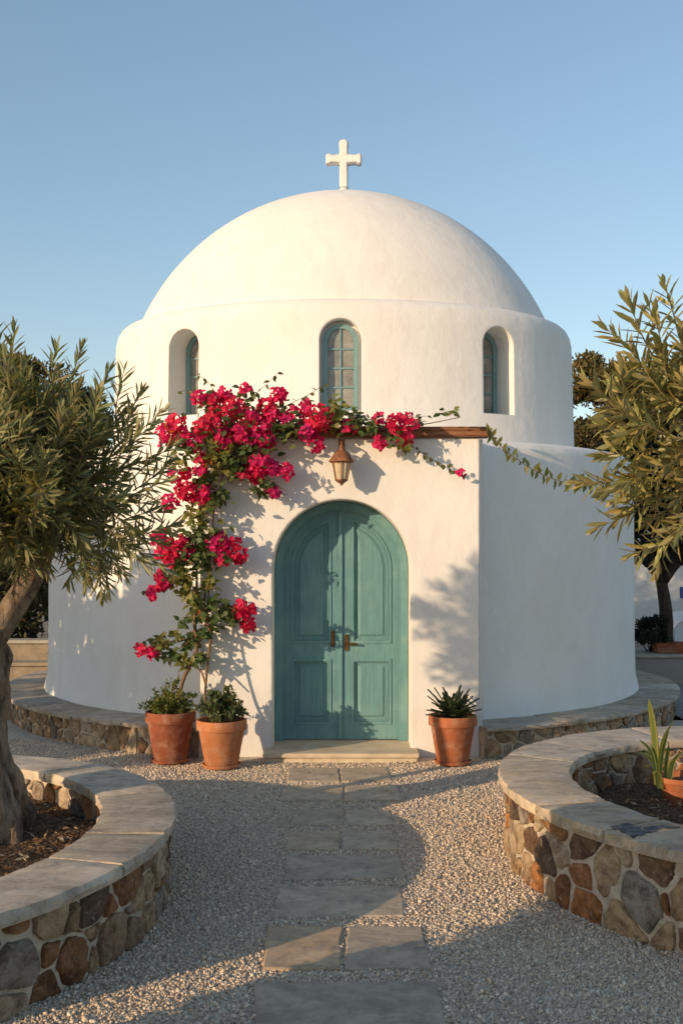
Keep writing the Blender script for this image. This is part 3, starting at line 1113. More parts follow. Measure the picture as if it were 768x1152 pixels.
for k in range(8):
    tv = cub * rng.uniform(0.70, 1.25, (8, 1)) * rng.uniform(0.8, 1.2, (8, 3)) * np.array([1.0, rng.uniform(0.7, 1.0), rng.uniform(0.55, 0.8)])
    ix = np.where(kind == k)[0]
    size = rng.gamma(9, 1 / 9.0, len(ix)) * 0.0055 + 0.0011
    M = rand_rot(len(ix)) * size[:, None, None]
    T = np.c_[X[ix], Y[ix], -0.012 + size * rng.uniform(0.0, 0.8, len(ix))]
    col = pal[rng.integers(0, len(pal), len(ix))] * np.array([1.42, 1.33, 1.20]) * rng.uniform(0.80, 1.12, (len(ix), 1))
    sc.add(tv, cubf, M, T, col)
o = sc.build('gravel', MAT['pebble'])
o['kind'] = 'stuff'


# leaf litter and chips on the planter soil
def litter(name, oval, z, cnt, seed):
    g = np.random.default_rng(seed)
    a, r = g.uniform(0, 2 * math.pi, cnt), np.sqrt(g.random(cnt))
    x = oval.c[0] + oval.rx * 0.98 * r * np.cos(a)
    y = oval.c[1] + oval.ry * 0.98 * r * np.sin(a)
    zz = np.array([z + 0.045 * mnoise.noise((p * 2.2, q * 2.2, seed)) + 0.02 * mnoise.noise((p * 8, q * 8, seed)) for p, q in zip(x, y)]) + 0.008
    d = unit(np.c_[g.normal(size=(cnt, 2)), g.normal(size=cnt) * 0.25])
    M = frames(d, unit(np.c_[g.normal(size=(cnt, 2)) * 0.5, np.ones(cnt)])) * g.uniform(0.5, 1.3, (cnt, 1, 1))
    tv = [(0, 0, 0), (0.008, 0.02, 0.004), (0, 0.045, 0.002), (-0.008, 0.02, 0.004)]
    p = np.array([(0.26, 0.15, 0.07), (0.17, 0.10, 0.05), (0.34, 0.23, 0.12), (0.10, 0.065, 0.04), (0.30, 0.26, 0.20)])
    s = Scatter()
    s.add(tv, [(0, 1, 2), (0, 2, 3)], M, np.c_[x, y, zz], p[g.integers(0, 5, cnt)] * g.uniform(0.7, 1.2, (cnt, 1)))
    o = s.build(name, MAT['litter'])
    o['kind'] = 'stuff'


litter('leaf_litter', IL, 0.24, 5200, 23)
litter('leaf_litter', IR, 0.20, 4200, 37)

# dry bits blown against the foot of the walls
g = np.random.default_rng(88)
bits = []
for (xa, ya, xb, yb, cnt, sp) in ((-1.34, 10.2, -0.75, 10.2, 130, 0.06), (0.78, 10.2, 1.36, 10.2, 170, 0.06), (1.4, 10.15, 2.3, 10.5, 190, 0.08), (-2.6, 10.75, -1.5, 10.15, 150, 0.07), (-0.7, 9.93, 0.7, 9.93, 60, 0.04), (1.02, 6.1, 1.6, 5.2, 60, 0.05)):
    t = g.random(cnt)
    bits.append(np.c_[xa + (xb - xa) * t + g.normal(size=cnt) * sp, ya + (yb - ya) * t - np.abs(g.normal(size=cnt)) * sp, np.full(cnt, 0.012)])
bits.append(np.c_[g.uniform(-1.8, 1.6, 90), g.uniform(7.2, 10.0, 90), np.full(90, 0.014)])
bits = np.concatenate(bits)
bits = bits[((bits[:, 0] / 4.3) ** 2 + ((bits[:, 1] - DC) / 4.3) ** 2 > 1) & (bits[:, 1] < YP - 0.02)]
n = len(bits)
sb = Scatter()
M = frames(unit(np.c_[g.normal(size=(n, 2)), g.normal(size=n) * 0.3]), unit(np.c_[g.normal(size=(n, 2)) * 0.5, np.ones(n)])) * g.uniform(0.4, 1.0, (n, 1, 1))
pb = np.array([(0.22, 0.13, 0.06), (0.14, 0.085, 0.045), (0.30, 0.21, 0.11), (0.30, 0.19, 0.09), (0.26, 0.22, 0.15)])
sb.add([(0, 0, 0), (0.008, 0.02, 0.004), (0, 0.042, 0.002), (-0.008, 0.02, 0.004)], [(0, 1, 2), (0, 2, 3)], M, bits, pb[g.integers(0, 5, n)] * g.uniform(0.7, 1.2, (n, 1)))
o = sb.build('dry_litter', MAT['litter'])
o['kind'] = 'stuff'

# ------------------------------------------------------------------ foliage helpers
LANCE_V = [(0, 0, 0), (-0.38, 0.28, 0.03), (0, 0.30, -0.01), (0.38, 0.28, 0.03), (-0.46, 0.64, 0.025), (0, 0.66, -0.015), (0.46, 0.64, 0.025), (0, 1.0, -0.03)]
LANCE_F = [(0, 2, 1), (0, 3, 2), (1, 2, 5, 4), (2, 3, 6, 5), (4, 5, 7), (5, 6, 7)]
OVATE_V = [(0, 0, 0), (-0.40, 0.25, 0.06), (0, 0.28, -0.02), (0.40, 0.25, 0.06), (-0.38, 0.55, 0.04), (0, 0.58, -0.05), (0.38, 0.55, 0.04), (0, 1.0, -0.14)]


def leaves(sc, base, d, up, L, Wd, col, tv=LANCE_V):
    M = frames(d, up)
    S = np.stack([Wd, L, L], axis=-1)
    sc.add(tv, LANCE_F, M * S[:, None, :], base, col)


def vary(col, n, amt=0.22, g=None):
    g = g or rng
    c = np.array(col)[None, :] * g.uniform(1 - amt, 1 + amt, (n, 1))
    c[:, 0] *= g.uniform(0.82, 1.25, n)
    return c


def sprig(sc, p0, p1, L, Wd, col, pairs=None, droop=0.0, stemcol=(0.16, 0.13, 0.06), g=rng):
    p0, p1 = np.array(p0, float), np.array(p1, float)
    ln = np.linalg.norm(p1 - p0)
    ax = (p1 - p0) / ln
    side = unit(np.cross(ax, g.normal(size=3)))
    bow = side * ln * g.uniform(-0.08, 0.08)
    cnt = pairs or max(8, int(ln / (L * 0.095)))
    ts = np.linspace(0.12, 1.0, cnt)

    def at(t):
        t = np.asarray(t)[..., None]
        return p0 + (p1 - p0) * t + bow * (4 * t * (1 - t)) - np.array([0, 0, droop]) * t * t
    k = np.linspace(0, 1, 6)
    pp = at(k)
    sc.tube(pp, list(np.linspace(0.0045, 0.0015, 6) * (L / 0.12)), stemcol, 4)
    B = at(ts)
    ph = np.arange(cnt) * 2.4 + g.uniform(0, 6.28)
    u = unit(np.cross(ax, [0.3, 0.2, 0.9]))
    v = np.cross(ax, u)
    rad = np.cos(ph)[:, None] * u + np.sin(ph)[:, None] * v
    open_ = np.interp(ts, [0, 0.75, 1.0], [1.05, 0.80, 0.22]) + g.normal(size=cnt) * 0.13
    d = ax[None, :] * np.cos(open_)[:, None] + rad * np.sin(open_)[:, None]
    Ls = L * np.interp(ts, [0, 0.3, 0.8, 1.0], [0.8, 1.05, 0.9, 0.6]) * g.uniform(0.78, 1.15, cnt)
    leaves(sc, B, d, ax[None, :] + rad * -0.2 + g.normal(size=(cnt, 3)) * 0.25, Ls, Wd * g.uniform(0.8, 1.2, cnt), vary(col, cnt, 0.25, g))


# ------------------------------------------------------------------ olive tree in the left planter
def olive_lobes(seed):
    def f(a, t):
        tw = 2.6 * t
        v = 1 + 0.20 * math.sin(3 * a + 5 * tw + seed) + 0.13 * math.sin(5 * a - 4 * tw + seed * 2)
        v += 0.46 * mnoise.noise((math.cos(a) * 1.6 + seed, math.sin(a) * 1.6, t * 4.0)) + 0.20 * mnoise.noise((math.cos(a) * 4, math.sin(a) * 4 + seed, t * 9)) + 0.09 * mnoise.noise((math.cos(a) * 11, math.sin(a) * 11 + seed, t * 30))
        return v
    return f


def spline(pts, n):
    pts = np.array(pts, float)
    out = []
    m = len(pts)
    for i in range(n):
        t = i / (n - 1) * (m - 1)
        k = min(int(t), m - 2)
        u = t - k
        p0, p1, p2, p3 = pts[max(k - 1, 0)], pts[k], pts[k + 1], pts[min(k + 2, m - 1)]
        out.append(0.5 * ((2 * p1) + (-p0 + p2) * u + (2 * p0 - 5 * p1 + 4 * p2 - p3) * u * u + (-p0 + 3 * p1 - 3 * p2 + p3) * u ** 3))
    return np.array(out)


def olive_tree(label, loc, strands, limbs, explicit, crown_c, crown_r, nspr, L, Wd, col, seed, slen=(0.35, 0.65), yexp=None):
    g = np.random.default_rng(seed)
    t = thing('olive_tree', label, 'tree', loc)
    m = MB()
    for k, (pts, r) in enumerate(strands):
        P = spline(pts, 90)
        rr = np.interp(np.linspace(0, 1, 90), np.linspace(0, 1, len(r)), r)
        m.tube(P, list(rr), 72, olive_lobes(seed + k * 3.1))
    for pts, r in limbs:
        P = spline(pts, 16)
        m.tube(P, list(np.interp(np.linspace(0, 1, 16), np.linspace(0, 1, len(r)), r)), 12, lambda a, q: 1 + 0.10 * math.sin(3 * a + 7 * q))
    m.build('trunk', MAT['bark'], t, True)
    sc = Scatter()
    cc, cr = np.array(crown_c), np.array(crown_r)
    for i in range(nspr):
        d = unit(g.normal(size=3))
        rad = g.uniform(0.25, 0.93) ** 0.7
        p = cc + d * cr * rad
        if p[2] < crown_c[2] - cr[2] * 0.78:
            continue
        dirn = unit(d * 0.9 + np.array([0, 0, 0.42]) + g.normal(size=3) * 0.38)
        ln = g.uniform(*slen) * (0.75 if d[2] < -0.2 else 1.0)
        sprig(sc, p, p + dirn * ln, L, Wd, np.array(col) * g.uniform(0.75, 1.3), None, 0.05 if d[2] < 0.1 else 0.0, g=g)
    for (x1, y1, x0, y0, Yd) in explicit:
        sprig(sc, W(x0, y0, Yd + g.uniform(-0.1, 0.15)), W(x1, y1, Yd), L * 0.98, Wd, np.array(col) * g.uniform(0.95, 1.35), g=g)
        if g.random() < 0.7:
            e = W(x0, y0, Yd + 0.15) + g.normal(size=3) * 0.06
            sprig(sc, e, e + (W(x1, y1, Yd) - W(x0, y0, Yd)) * 0.62 + g.normal(size=3) * 0.10, L * 0.95, Wd, np.array(col) * g.uniform(0.8, 1.2), g=g)
    # inner twigs
    for i in range(60):
        a = cc + unit(g.normal(size=3)) * cr * 0.15 - np.array([0, 0, cr[2] * 0.35])
        b = cc + unit(g.normal(size=3)) * cr * 0.75
        sc.tube(spline([a, (a + b) / 2 + g.normal(size=3) * 0.06, b], 6), list(np.linspace(0.014, 0.005, 6)), (0.13, 0.10, 0.065), 5)
    sc.build('crown', MAT['olive_leaf'], t)
    return t


tx, ty = -2.20, 6.42
strands = [
    ([(tx, ty - 0.02, 0.15), (tx + 0.02, ty, 0.5), (tx - 0.03, ty + 0.02, 0.9), (tx - 0.06, ty, 1.25), (tx + 0.0, ty + 0.02, 1.5), (tx - 0.02, ty, 1.62)], [0.255, 0.18, 0.165, 0.18, 0.17, 0.12]),
    ([(tx + 0.10, ty + 0.42, 0.15), (tx + 0.05, ty + 0.25, 0.45), (tx + 0.02, ty + 0.12, 0.85), (tx - 0.0, ty + 0.06, 1.3), (tx - 0.05, ty + 0.05, 1.5)], [0.20, 0.14, 0.13, 0.14, 0.10]),
]
limbs = [
    ([(tx + 0.06, ty, 1.38), (tx + 0.22, ty - 0.02, 1.62), (tx + 0.37, ty - 0.05, 1.86), (tx + 0.50, ty - 0.1, 2.10), (tx + 0.7, ty - 0.1, 2.5)], [0.10, 0.078, 0.068, 0.06, 0.025]),
    ([(tx - 0.06, ty, 1.45), (tx - 0.12, ty + 0.1, 1.75), (tx - 0.14, ty + 0.05, 2.1), (tx + 0.02, ty, 2.7)], [0.11, 0.09, 0.07, 0.02]),
    ([(tx - 0.10, ty, 1.45), (tx - 0.35, ty - 0.05, 1.8), (tx - 0.6, ty + 0.1, 2.2), (tx - 0.8, ty, 2.6)], [0.10, 0.08, 0.06, 0.02]),
    ([(tx + 0.38, ty, 1.9), (tx + 0.5, ty + 0.25, 2.2), (tx + 0.65, ty + 0.5, 2.5)], [0.05, 0.04, 0.015]),
]
YL = 6.0
exL = [(17, 369, 17, 475), (92, 391, 46, 529), (64, 393, 62, 450), (123, 417, 95, 480), (140, 417, 130, 478), (183, 463, 138, 503), (198, 500, 150, 538), (196, 589, 143, 603), (163, 635, 118, 590),
       (114, 669, 110, 615), (77, 655, 84, 615), (188, 540, 140, 560), (178, 610, 130, 595), (140, 645, 118, 600), (5, 400, 8, 480), (40, 440, 30, 520), (160, 440, 128, 500), (96, 655, 92, 605),
       (172, 480, 130, 520), (190, 520, 150, 552), (150, 600, 120, 570), (60, 600, 40, 560), (22, 640, 30, 590), (108, 440, 90, 520), (130, 640, 108, 600), (186, 575, 140, 585), (70, 460, 55, 540),
       (30, 475, 20, 560), (75, 560, 45, 590), (95, 610, 70, 580)]
olive_tree('bushy olive tree with thick gnarled twisting trunk in the left stone planter', (tx, ty, 0.2), strands, limbs,
           [(a, b, c, d, YL + 0.25 * math.sin(i * 2.1)) for i, (a, b, c, d) in enumerate(exL)],
           (-1.95, 6.2, 2.33), (0.56, 0.75, 0.37), 400, 0.138, 0.0200, (0.20, 0.20, 0.085), 3, (0.26, 0.46))

# ------------------------------------------------------------------ olive tree rooted at the far side of the right planter
tx2, ty2 = 2.75, 6.15
strands2 = [([(tx2, ty2, 0.1), (tx2 + 0.03, ty2, 0.6), (tx2 - 0.05, ty2, 1.2), (tx2 - 0.05, ty2 - 0.05, 1.7)], [0.24, 0.17, 0.15, 0.10])]
limbs2 = [([(tx2 - 0.05, ty2, 1.5), (2.3, 5.9, 2.0), (2.0, 5.5, 2.35), (1.75, 5.2, 2.6)], [0.09, 0.07, 0.045, 0.018]),
          ([(tx2 - 0.05, ty2, 1.55), (2.6, 5.9, 2.2), (2.4, 5.6, 2.8), (2.2, 5.3, 3.1)], [0.09, 0.07, 0.045, 0.018]),
          ([(tx2, ty2, 1.55), (2.95, 6.2, 2.2), (3.1, 6.2, 2.8)], [0.09, 0.07, 0.02])]
YR = 5.1
exR = [(708, 338, 733, 399), (747, 321, 763, 378), (679, 368, 745, 443), (660, 429, 703, 467), (649, 543, 735, 538), (672, 593, 730, 568), (712, 622, 768, 600), (690, 500, 752, 470), (672, 478, 730, 482),
       (700, 575, 752, 548), (735, 350, 752, 420), (765, 380, 780, 440), (690, 430, 745, 470), (715, 400, 750, 450), (676, 512, 740, 505), (730, 480, 780, 460), (740, 560, 790, 530), (720, 520, 775, 500),
       (755, 605, 800, 570), (735, 425, 775, 470), (760, 470, 800, 480), (700, 545, 760, 520), (750, 520, 800, 500), (728, 590, 790, 560), (745, 400, 775, 440), (695, 460, 750, 490), (762, 560, 805, 530),
       (706, 492, 760, 486), (742, 450, 790, 455), (768, 430, 800, 470)]
olive_tree('sunlit olive branches reaching in from the right over the right stone planter', (tx2, ty2, 0.15), strands2, limbs2,
           [(a, b, c, d, YR + 0.22 * math.sin(i * 1.7)) for i, (a, b, c, d) in enumerate(exR)],
           (2.27, 5.5, 2.62), (0.42, 0.55, 0.42), 150, 0.138, 0.025, (0.25, 0.225, 0.075), 8, (0.3, 0.5))


# ------------------------------------------------------------------ pots and their plants
def pot(label, cx, cy, r, h, mat, prof=None, cat='plant pot', saucer=True, group='terracotta pots by the door', z=0.0):
    t = thing('terracotta_pot', label, cat, (cx, cy, z), group)
    m = MB()
    rim = h * 0.22
    pr = [(r * 0.60, 0.012), (r * 0.66, 0.03), (r * 0.90, h - rim), (r * 0.905, h - rim + 0.002), (r * 0.985, h - rim + 0.008), (r, h - rim + 0.022), (r, h - 0.012), (r * 0.985, h), (r * 0.90, h), (r * 0.87, h - 0.012),
          (r * 0.82, h - rim), (r * 0.78, h - rim * 1.3)]
    m.lathe([(a, b + z) for a, b in pr], (cx, cy), 56)
    m.build('body', mat, t, True, angle=R(50))
    if saucer:
        m = MB()
        m.lathe([(r * 0.66, z), (r * 0.74, z + 0.008), (r * 0.77, z + 0.034), (r * 0.74, z + 0.036), (r * 0.70, z + 0.014), (r * 0.4, z + 0.011)], (cx, cy), 48)
        m.build('saucer', mat, t, True, angle=R(45))
    m = MB()
    zs = z + h - 0.045
    vs = [(cx, cy, zs + 0.012)] + [(cx + r * 0.86 * q * math.cos(a), cy + r * 0.86 * q * math.sin(a), zs + 0.008 * mnoise.noise((a, q * 9, cx))) for q in (0.5, 1.0) for a in np.linspace(0, 2 * math.pi, 28, endpoint=False)]
    fs = [(0, 1 + i, 1 + (i + 1) % 28) for i in range(28)] + [(1 + i, 29 + i, 29 + (i + 1) % 28, 1 + (i + 1) % 28) for i in range(28)]
    m.add(vs, fs)
    m.build('soil', MAT['soil'], t, True)
    return t


p1 = (W(191, 0, 9.93)[0], 10.0 - 0.02)
p2 = (W(249, 0, 9.72)[0], 9.74)
p3 = (W(509.5, 0, 9.85)[0], 9.90)
pot('dark red terracotta pot with leafy shrub standing against the stone ledge', *p1, 0.235, 0.475, MAT['terracotta_dark'])
pot('pale orange terracotta pot standing a little forward, between darker pot and teal door', *p2, 0.23, 0.435, MAT['terracotta_pale'])
pot('terracotta pot with spiky dark rosette to the right of the teal door', *p3, 0.225, 0.45, MAT['terracotta'])


def shrub(name, label, cat, c, rx, rz, n, L, Wd, col, seed, tall=None, parent_z=0.4):
    g = np.random.default_rng(seed)
    t = thing(name, label, cat, c)
    st = Scatter()
    lf = Scatter()
    cz = np.array(c)
    for i in range(n):
        a = g.uniform(0, 6.283)
        el = g.uniform(0.1, 1.0)
        d = np.array([math.cos(a) * (1 - el * 0.75), math.sin(a) * (1 - el * 0.75), 0.22 + el * 0.9])
        d = unit(d)
        ln = g.uniform(0.6, 1.05)
        tip = cz + d * np.array([rx, rx, rz]) * ln * 1.15
        if tall is not None and i < tall[0]:
            tip = cz + np.array([g.uniform(-0.04, 0.10), 0, rz * tall[1] * g.uniform(0.8, 1)])
        P = spline([cz + np.array([g.uniform(-0.06, 0.06), g.uniform(-0.06, 0.06), -0.02]), cz * 0.5 + tip * 0.5 + g.normal(size=3) * 0.02 + np.array([0, 0, 0.03]), tip], 9)
        st.tube(P, list(np.linspace(0.0035, 0.0012, 9)), (0.14, 0.12, 0.06), 4)
        k = 26
        ts = g.uniform(0.25, 1.0, k)
        B = np.array([np.interp(ts, np.linspace(0, 1, 9), P[:, q]) for q in range(3)]).T
        dd = unit(unit(P[-1] - P[0])[None, :] * 0.5 + g.normal(size=(k, 3)) * 0.75 + np.array([0, 0, 0.15]))
        leaves(lf, B, dd, unit(g.normal(size=(k, 3)) * 0.5 + np.array([0, -0.2, 1])), L * g.uniform(0.6, 1.15, k), Wd * g.uniform(0.7, 1.2, k), vary(col, k, 0.28, g), OVATE_V)
    st.build('stems', MAT['twig'], t)
    lf.build('foliage', MAT['vine_leaf'], t)
    return t


shrub('potted_shrub', 'light green small leaved shrub growing in the dark red terracotta pot', 'shrub', (p1[0], p1[1], 0.43), 0.29, 0.23, 85, 0.042, 0.022, (0.19, 0.21, 0.055), 41, (7, 1.6))
shrub('potted_shrub', 'darker green leafy shrub growing in the pale orange pot', 'shrub', (p2[0], p2[1], 0.39), 0.245, 0.27, 80, 0.05, 0.030, (0.11, 0.14, 0.06), 42, (6, 1.35))

# spiky rosette: toothed straps
g = np.random.default_rng(6)
ros = thing('rosette_plant', 'dark green spiky rosette with toothed leaves in the pot right of the door', 'plant', (p3[0], p3[1], 0.42))
m = MB()
for i in range(40):
    a = i * 2.399 + g.uniform(-0.2, 0.2)
    el = np.interp(i, [0, 10, 33], [1.25, 0.88, 0.34]) + g.uniform(-0.08, 0.08)
    ln = np.interp(i, [0, 8, 33], [0.30, 0.34, 0.27]) * g.uniform(0.85, 1.1)
    d = Vector((math.cos(a) * math.cos(el), math.sin(a) * math.cos(el), math.sin(el)))
    sd = Vector((-math.sin(a), math.cos(a), 0))
    up = sd.cross(d) * -1
    b = Vector((p3[0], p3[1], 0.415)) + d * 0.015
    nn_ = 11
    vs, fs = [], []
    for q in range(nn_):
        t_ = q / (nn_ - 1)
        w = 0.046 * (1 - t_ ** 1.8) * (0.65 + 0.7 * (q % 2)) * (0.7 + 0.5 * min(t_ * 4, 1)) + 0.002
        c0 = b + d * ln * t_ - Vector((0, 0, 1)) * 0.05 * t_ * t_ * (1.0 - math.sin(el) * 0.6)
        vs += [c0 - sd * w + up * 0.012, c0, c0 + sd * w + up * 0.012]
    for q in range(nn_ - 1):
        fs += [(q * 3, q * 3 + 1, q * 3 + 4, q * 3 + 3), (q * 3 + 1, q * 3 + 2, q * 3 + 5, q * 3 + 4)]
    f = g.uniform(0.7, 1.25)
    m.add(vs, fs, (0.042 * f, 0.058 * f, 0.030 * f))
m.build('leaves', MAT['vine_leaf'], ros, colors=True, fix=False)

# pots in the right planter
gp = G(757, 905, 0.20)
rp = (gp[0] + 0.12, gp[1] + 0.16)
pot('half buried terracotta pot with a striped strap-leaved plant inside the right planter', rp[0], rp[1], 0.20, 0.20, MAT['terracotta'], saucer=False, group='terracotta pots inside the right planter', z=0.17)
g = np.random.default_rng(16)
st = thing('striped_plant', 'upright yellow and green striped strap-leaved plant in the half buried pot', 'plant', (rp[0], rp[1], 0.34))
m = MB()
bx, by = rp[0] - 0.11, rp[1] - 0.05
Yq = rp[1] - 0.08
straps = [((729, 786), (738, 880), 0.024, 1), ((733, 800), (740, 880), 0.018, 1), ((757, 812), (738, 880), 0.014, 1), ((752, 820), (741, 884), 0.014, 0), ((718, 832), (740, 884), 0.014, 0), ((714, 846), (741, 884), 0.014, 0),
          ((752, 838), (748, 880), 0.020, 1), ((724, 862), (744, 884), 0.012, 1), ((722, 842), (742, 884), 0.016, 0), ((760, 850), (750, 884), 0.012, 0), ((768, 846), (752, 884), 0.014, 0), ((732, 870), (745, 886), 0.010, 1)]
for (tp, bs, w0, yel) in straps:
    a = W(*bs, Yq + g.uniform(-0.03, 0.05))
    b = W(*tp, Yq + g.uniform(-0.08, 0.08))
    mid = (a + b) / 2 + np.array([(a[0] - b[0]) * 0.15, 0, 0.02 + abs(a[0] - b[0]) * 0.35])
    P = spline([a - np.array([0, 0, 0.02]), mid, b], 12)
    sd = np.array([0.9, 0.35 * g.uniform(-1, 1), 0.0])
    nrm = np.array([0, -1, 0.2])
    for part in range(3):                          # pale margin, green middle, pale margin
        vs, fs = [], []
        lo, hi = ((-1, -0.55), (-0.55, 0.55), (0.55, 1))[part]
        for q in range(12):
            t_ = q / 11
            w = w0 * (0.65 + 1.0 * t_ - 1.62 * t_ ** 3)
            tang = unit(P[min(q + 1, 11)] - P[max(q - 1, 0)])
            s2 = unit(sd - tang * sd.dot(tang))
            for e in (lo, hi):
                vs.append(P[q] + s2 * w * e + nrm * (-0.25 * w * (1 - abs(e))))
        for q in range(11):
            fs.append((q * 2, q * 2 + 1, q * 2 + 3, q * 2 + 2))
        f = g.uniform(0.85, 1.2)
        col = ((0.26, 0.25, 0.06) if yel else (0.17, 0.18, 0.06)) if part != 1 else ((0.13, 0.16, 0.04) if yel else (0.05, 0.085, 0.03))
        m.add(vs, fs, tuple(c * f for c in col))
m.build('leaves', MAT['vine_leaf'], st, colors=True, fix=False)

gq = G(768, 868, 0.2)
q0 = (gq[0] + 0.10, gq[1] + 0.22)
tp = thing('terracotta_pot', 'pale terracotta pot tipped on its side behind the striped plant', 'plant pot', (q0[0], q0[1], 0.2), 'terracotta pots inside the right planter')
m = MB()
pr = [(0.10, 0.0), (0.155, 0.26), (0.17, 0.262), (0.17, 0.32), (0.155, 0.32), (0.14, 0.26), (0.09, 0.02)]
m.lathe(pr, (0, 0), 40)
rot = Matrix.Translation((q0[0] - 0.06, q0[1] + 0.12, 0.36)) @ Matrix.Rotation(R(20), 4, 'Z') @ Matrix.Rotation(R(82), 4, 'Y')
m.v = [tuple(rot @ Vector(v)) for v in m.v]
m.build('body', MAT['terracotta_pale'], tp, True, angle=R(50))
g = np.random.default_rng(26)
dg = Scatter()
n = 120
B = np.c_[np.full(n, q0[0]) + g.normal(size=n) * 0.035, np.full(n, q0[1] - 0.12) + g.normal(size=n) * 0.035, np.full(n, 0.17)]
leaves(dg, B, unit(np.c_[g.normal(size=(n, 2)) * 0.55, np.ones(n)]), rand_dirs(n), g.uniform(0.09, 0.2, n), np.full(n, 0.007), vary((0.26, 0.20, 0.07), n, 0.25, g))
o = dg.build('grass_tuft', MAT['litter'])
tag(o, 'small straw coloured dry grass tuft in front of the tipped pot', 'grass tuft')

# ------------------------------------------------------------------ bougainvillea
g = np.random.default_rng(31)
boug = thing('bougainvillea', 'bougainvillea with magenta flowers climbing the white wall over the door beam', 'climbing plant', (W(205, 0, 10.0)[0], 10.0, 0.42))


def wp(px, py, off):                              # point standing off the porch wall
    return W(px, py, YP - off)


m = MB()
ST = [([(200, 790, .28), (206, 766, .27), (214, 748, .26), (222, 728, .24), (219, 702, .2), (221, 668, .2), (222, 630, .16), (224, 590, .16), (226, 545, .16), (235, 500, .2)], 0.020, 0.008),
      ([(232, 800, .42), (231, 777, .36), (235, 736, .26), (237, 714, .22), (230, 690, .2), (231, 668, .18), (235, 648, .16), (239, 600, .14), (241, 573, .14), (248, 545, .15), (256, 505, .18), (270, 475, .2)], 0.013, 0.008),
      ([(214, 746, .26), (226, 755, .24), (231, 770, .32)], 0.010, 0.008), ([(222, 728, .24), (232, 700, .2), (236, 650, .17)], 0.011, 0.008), ([(219, 705, .2), (212, 722, .22), (196, 735, .24), (192, 752, .26)], 0.006, 0.003),
      ([(232, 690, .2), (250, 682, .2), (275, 690, .22)], 0.006, 0.003), ([(238, 640, .18), (252, 622, .2), (268, 615, .22)], 0.006, 0.003), ([(222, 650, .18), (205, 655, .22), (180, 660, .24)], 0.006, 0.003),
      ([(224, 610, .18), (205, 612, .22), (184, 612, .24)], 0.007, 0.003), ([(214, 718, .22), (190, 722, .24), (165, 730, .26)], 0.006, 0.003), ([(236, 500, .2), (210, 490, .22), (186, 492, .22)], 0.009, 0.004),
      ([(250, 490, .2), (290, 478, .15), (340, 472, .12), (400, 476, .1), (455, 480, .1), (515, 470, .08)], 0.011, 0.004), ([(256, 505, .2), (280, 520, .24), (310, 545, .26), (322, 552, .25)], 0.008, 0.003),
      ([(245, 480, .2), (240, 455, .2), (224, 440, .2)], 0.007, 0.003)]
for pts, r0, r1 in ST:
    P = spline([wp(*p) for p in pts], len(pts) * 5)
    m.tube(P, list(np.linspace(r0, r1, len(P))), 8, lambda a, t: 1 + 0.15 * math.sin(2 * a + 9 * t))
m.build('stems', MAT['twig'], boug, True)
lf = Scatter()
LEAF = [(240, 468, 24, 60), (272, 465, 26, 80), (318, 474, 24, 70), (212, 500, 18, 55), (245, 513, 24, 130), (268, 520, 16, 60), (232, 540, 14, 55), (222, 580, 15, 60), (246, 560, 11, 40), (247, 600, 9, 22), (221, 602, 13, 45),
        (218, 626, 17, 75), (206, 646, 11, 40), (212, 664, 9, 30), (197, 653, 6, 14), (218, 674, 10, 40), (224, 688, 9, 30), (238, 676, 6, 14), (252, 683, 8, 22), (260, 690, 8, 20), (240, 703, 8, 24), (228, 712, 8, 22), (214, 722, 9, 26),
        (207, 700, 5, 10), (196, 714, 5, 10), (182, 722, 9, 24), (176, 732, 6, 12), (194, 738, 8, 20), (210, 744, 8, 22), (225, 741, 6, 14), (198, 520, 10, 24), (290, 505, 20, 70), (300, 545, 10, 18), (292, 552, 6, 10),
        (378, 468, 17, 90), (400, 474, 11, 46), (342, 480, 12, 40), (418, 478, 9, 26), (440, 488, 9, 24), (452, 500, 6, 14), (470, 474, 5, 8), (497, 465, 4, 7), (511, 464, 4, 7), (190, 600, 10, 22), (200, 632, 10, 26),
        (250, 628, 9, 22), (186, 650, 6, 10), (262, 700, 6, 10), (235, 655, 8, 20), (232, 625, 9, 22)]
for (px, py, r, cnt) in LEAF:
    cnt = int(cnt * 1.5)
    o2 = rng.normal(size=(cnt, 2)) * 0.5 * r
    off = g.uniform(0.05, 0.34, cnt)
    B = np.array([wp(px + a, py + b, c) for (a, b), c in zip(o2, off)])
    d = unit(np.c_[g.normal(size=cnt), g.normal(size=cnt) * 0.6 - 0.35, g.normal(size=cnt) * 0.6 - 0.25])
    up = unit(np.c_[g.normal(size=cnt) * 0.5, g.normal(size=cnt) * 0.4 - 0.6, np.full(cnt, 0.8)])
    leaves(lf, B, d, up, g.uniform(0.055, 0.095, cnt), g.uniform(0.044, 0.074, cnt), vary((0.078, 0.112, 0.032) if g.random() < 0.6 else (0.16, 0.165, 0.04), cnt, 0.35, g), OVATE_V)
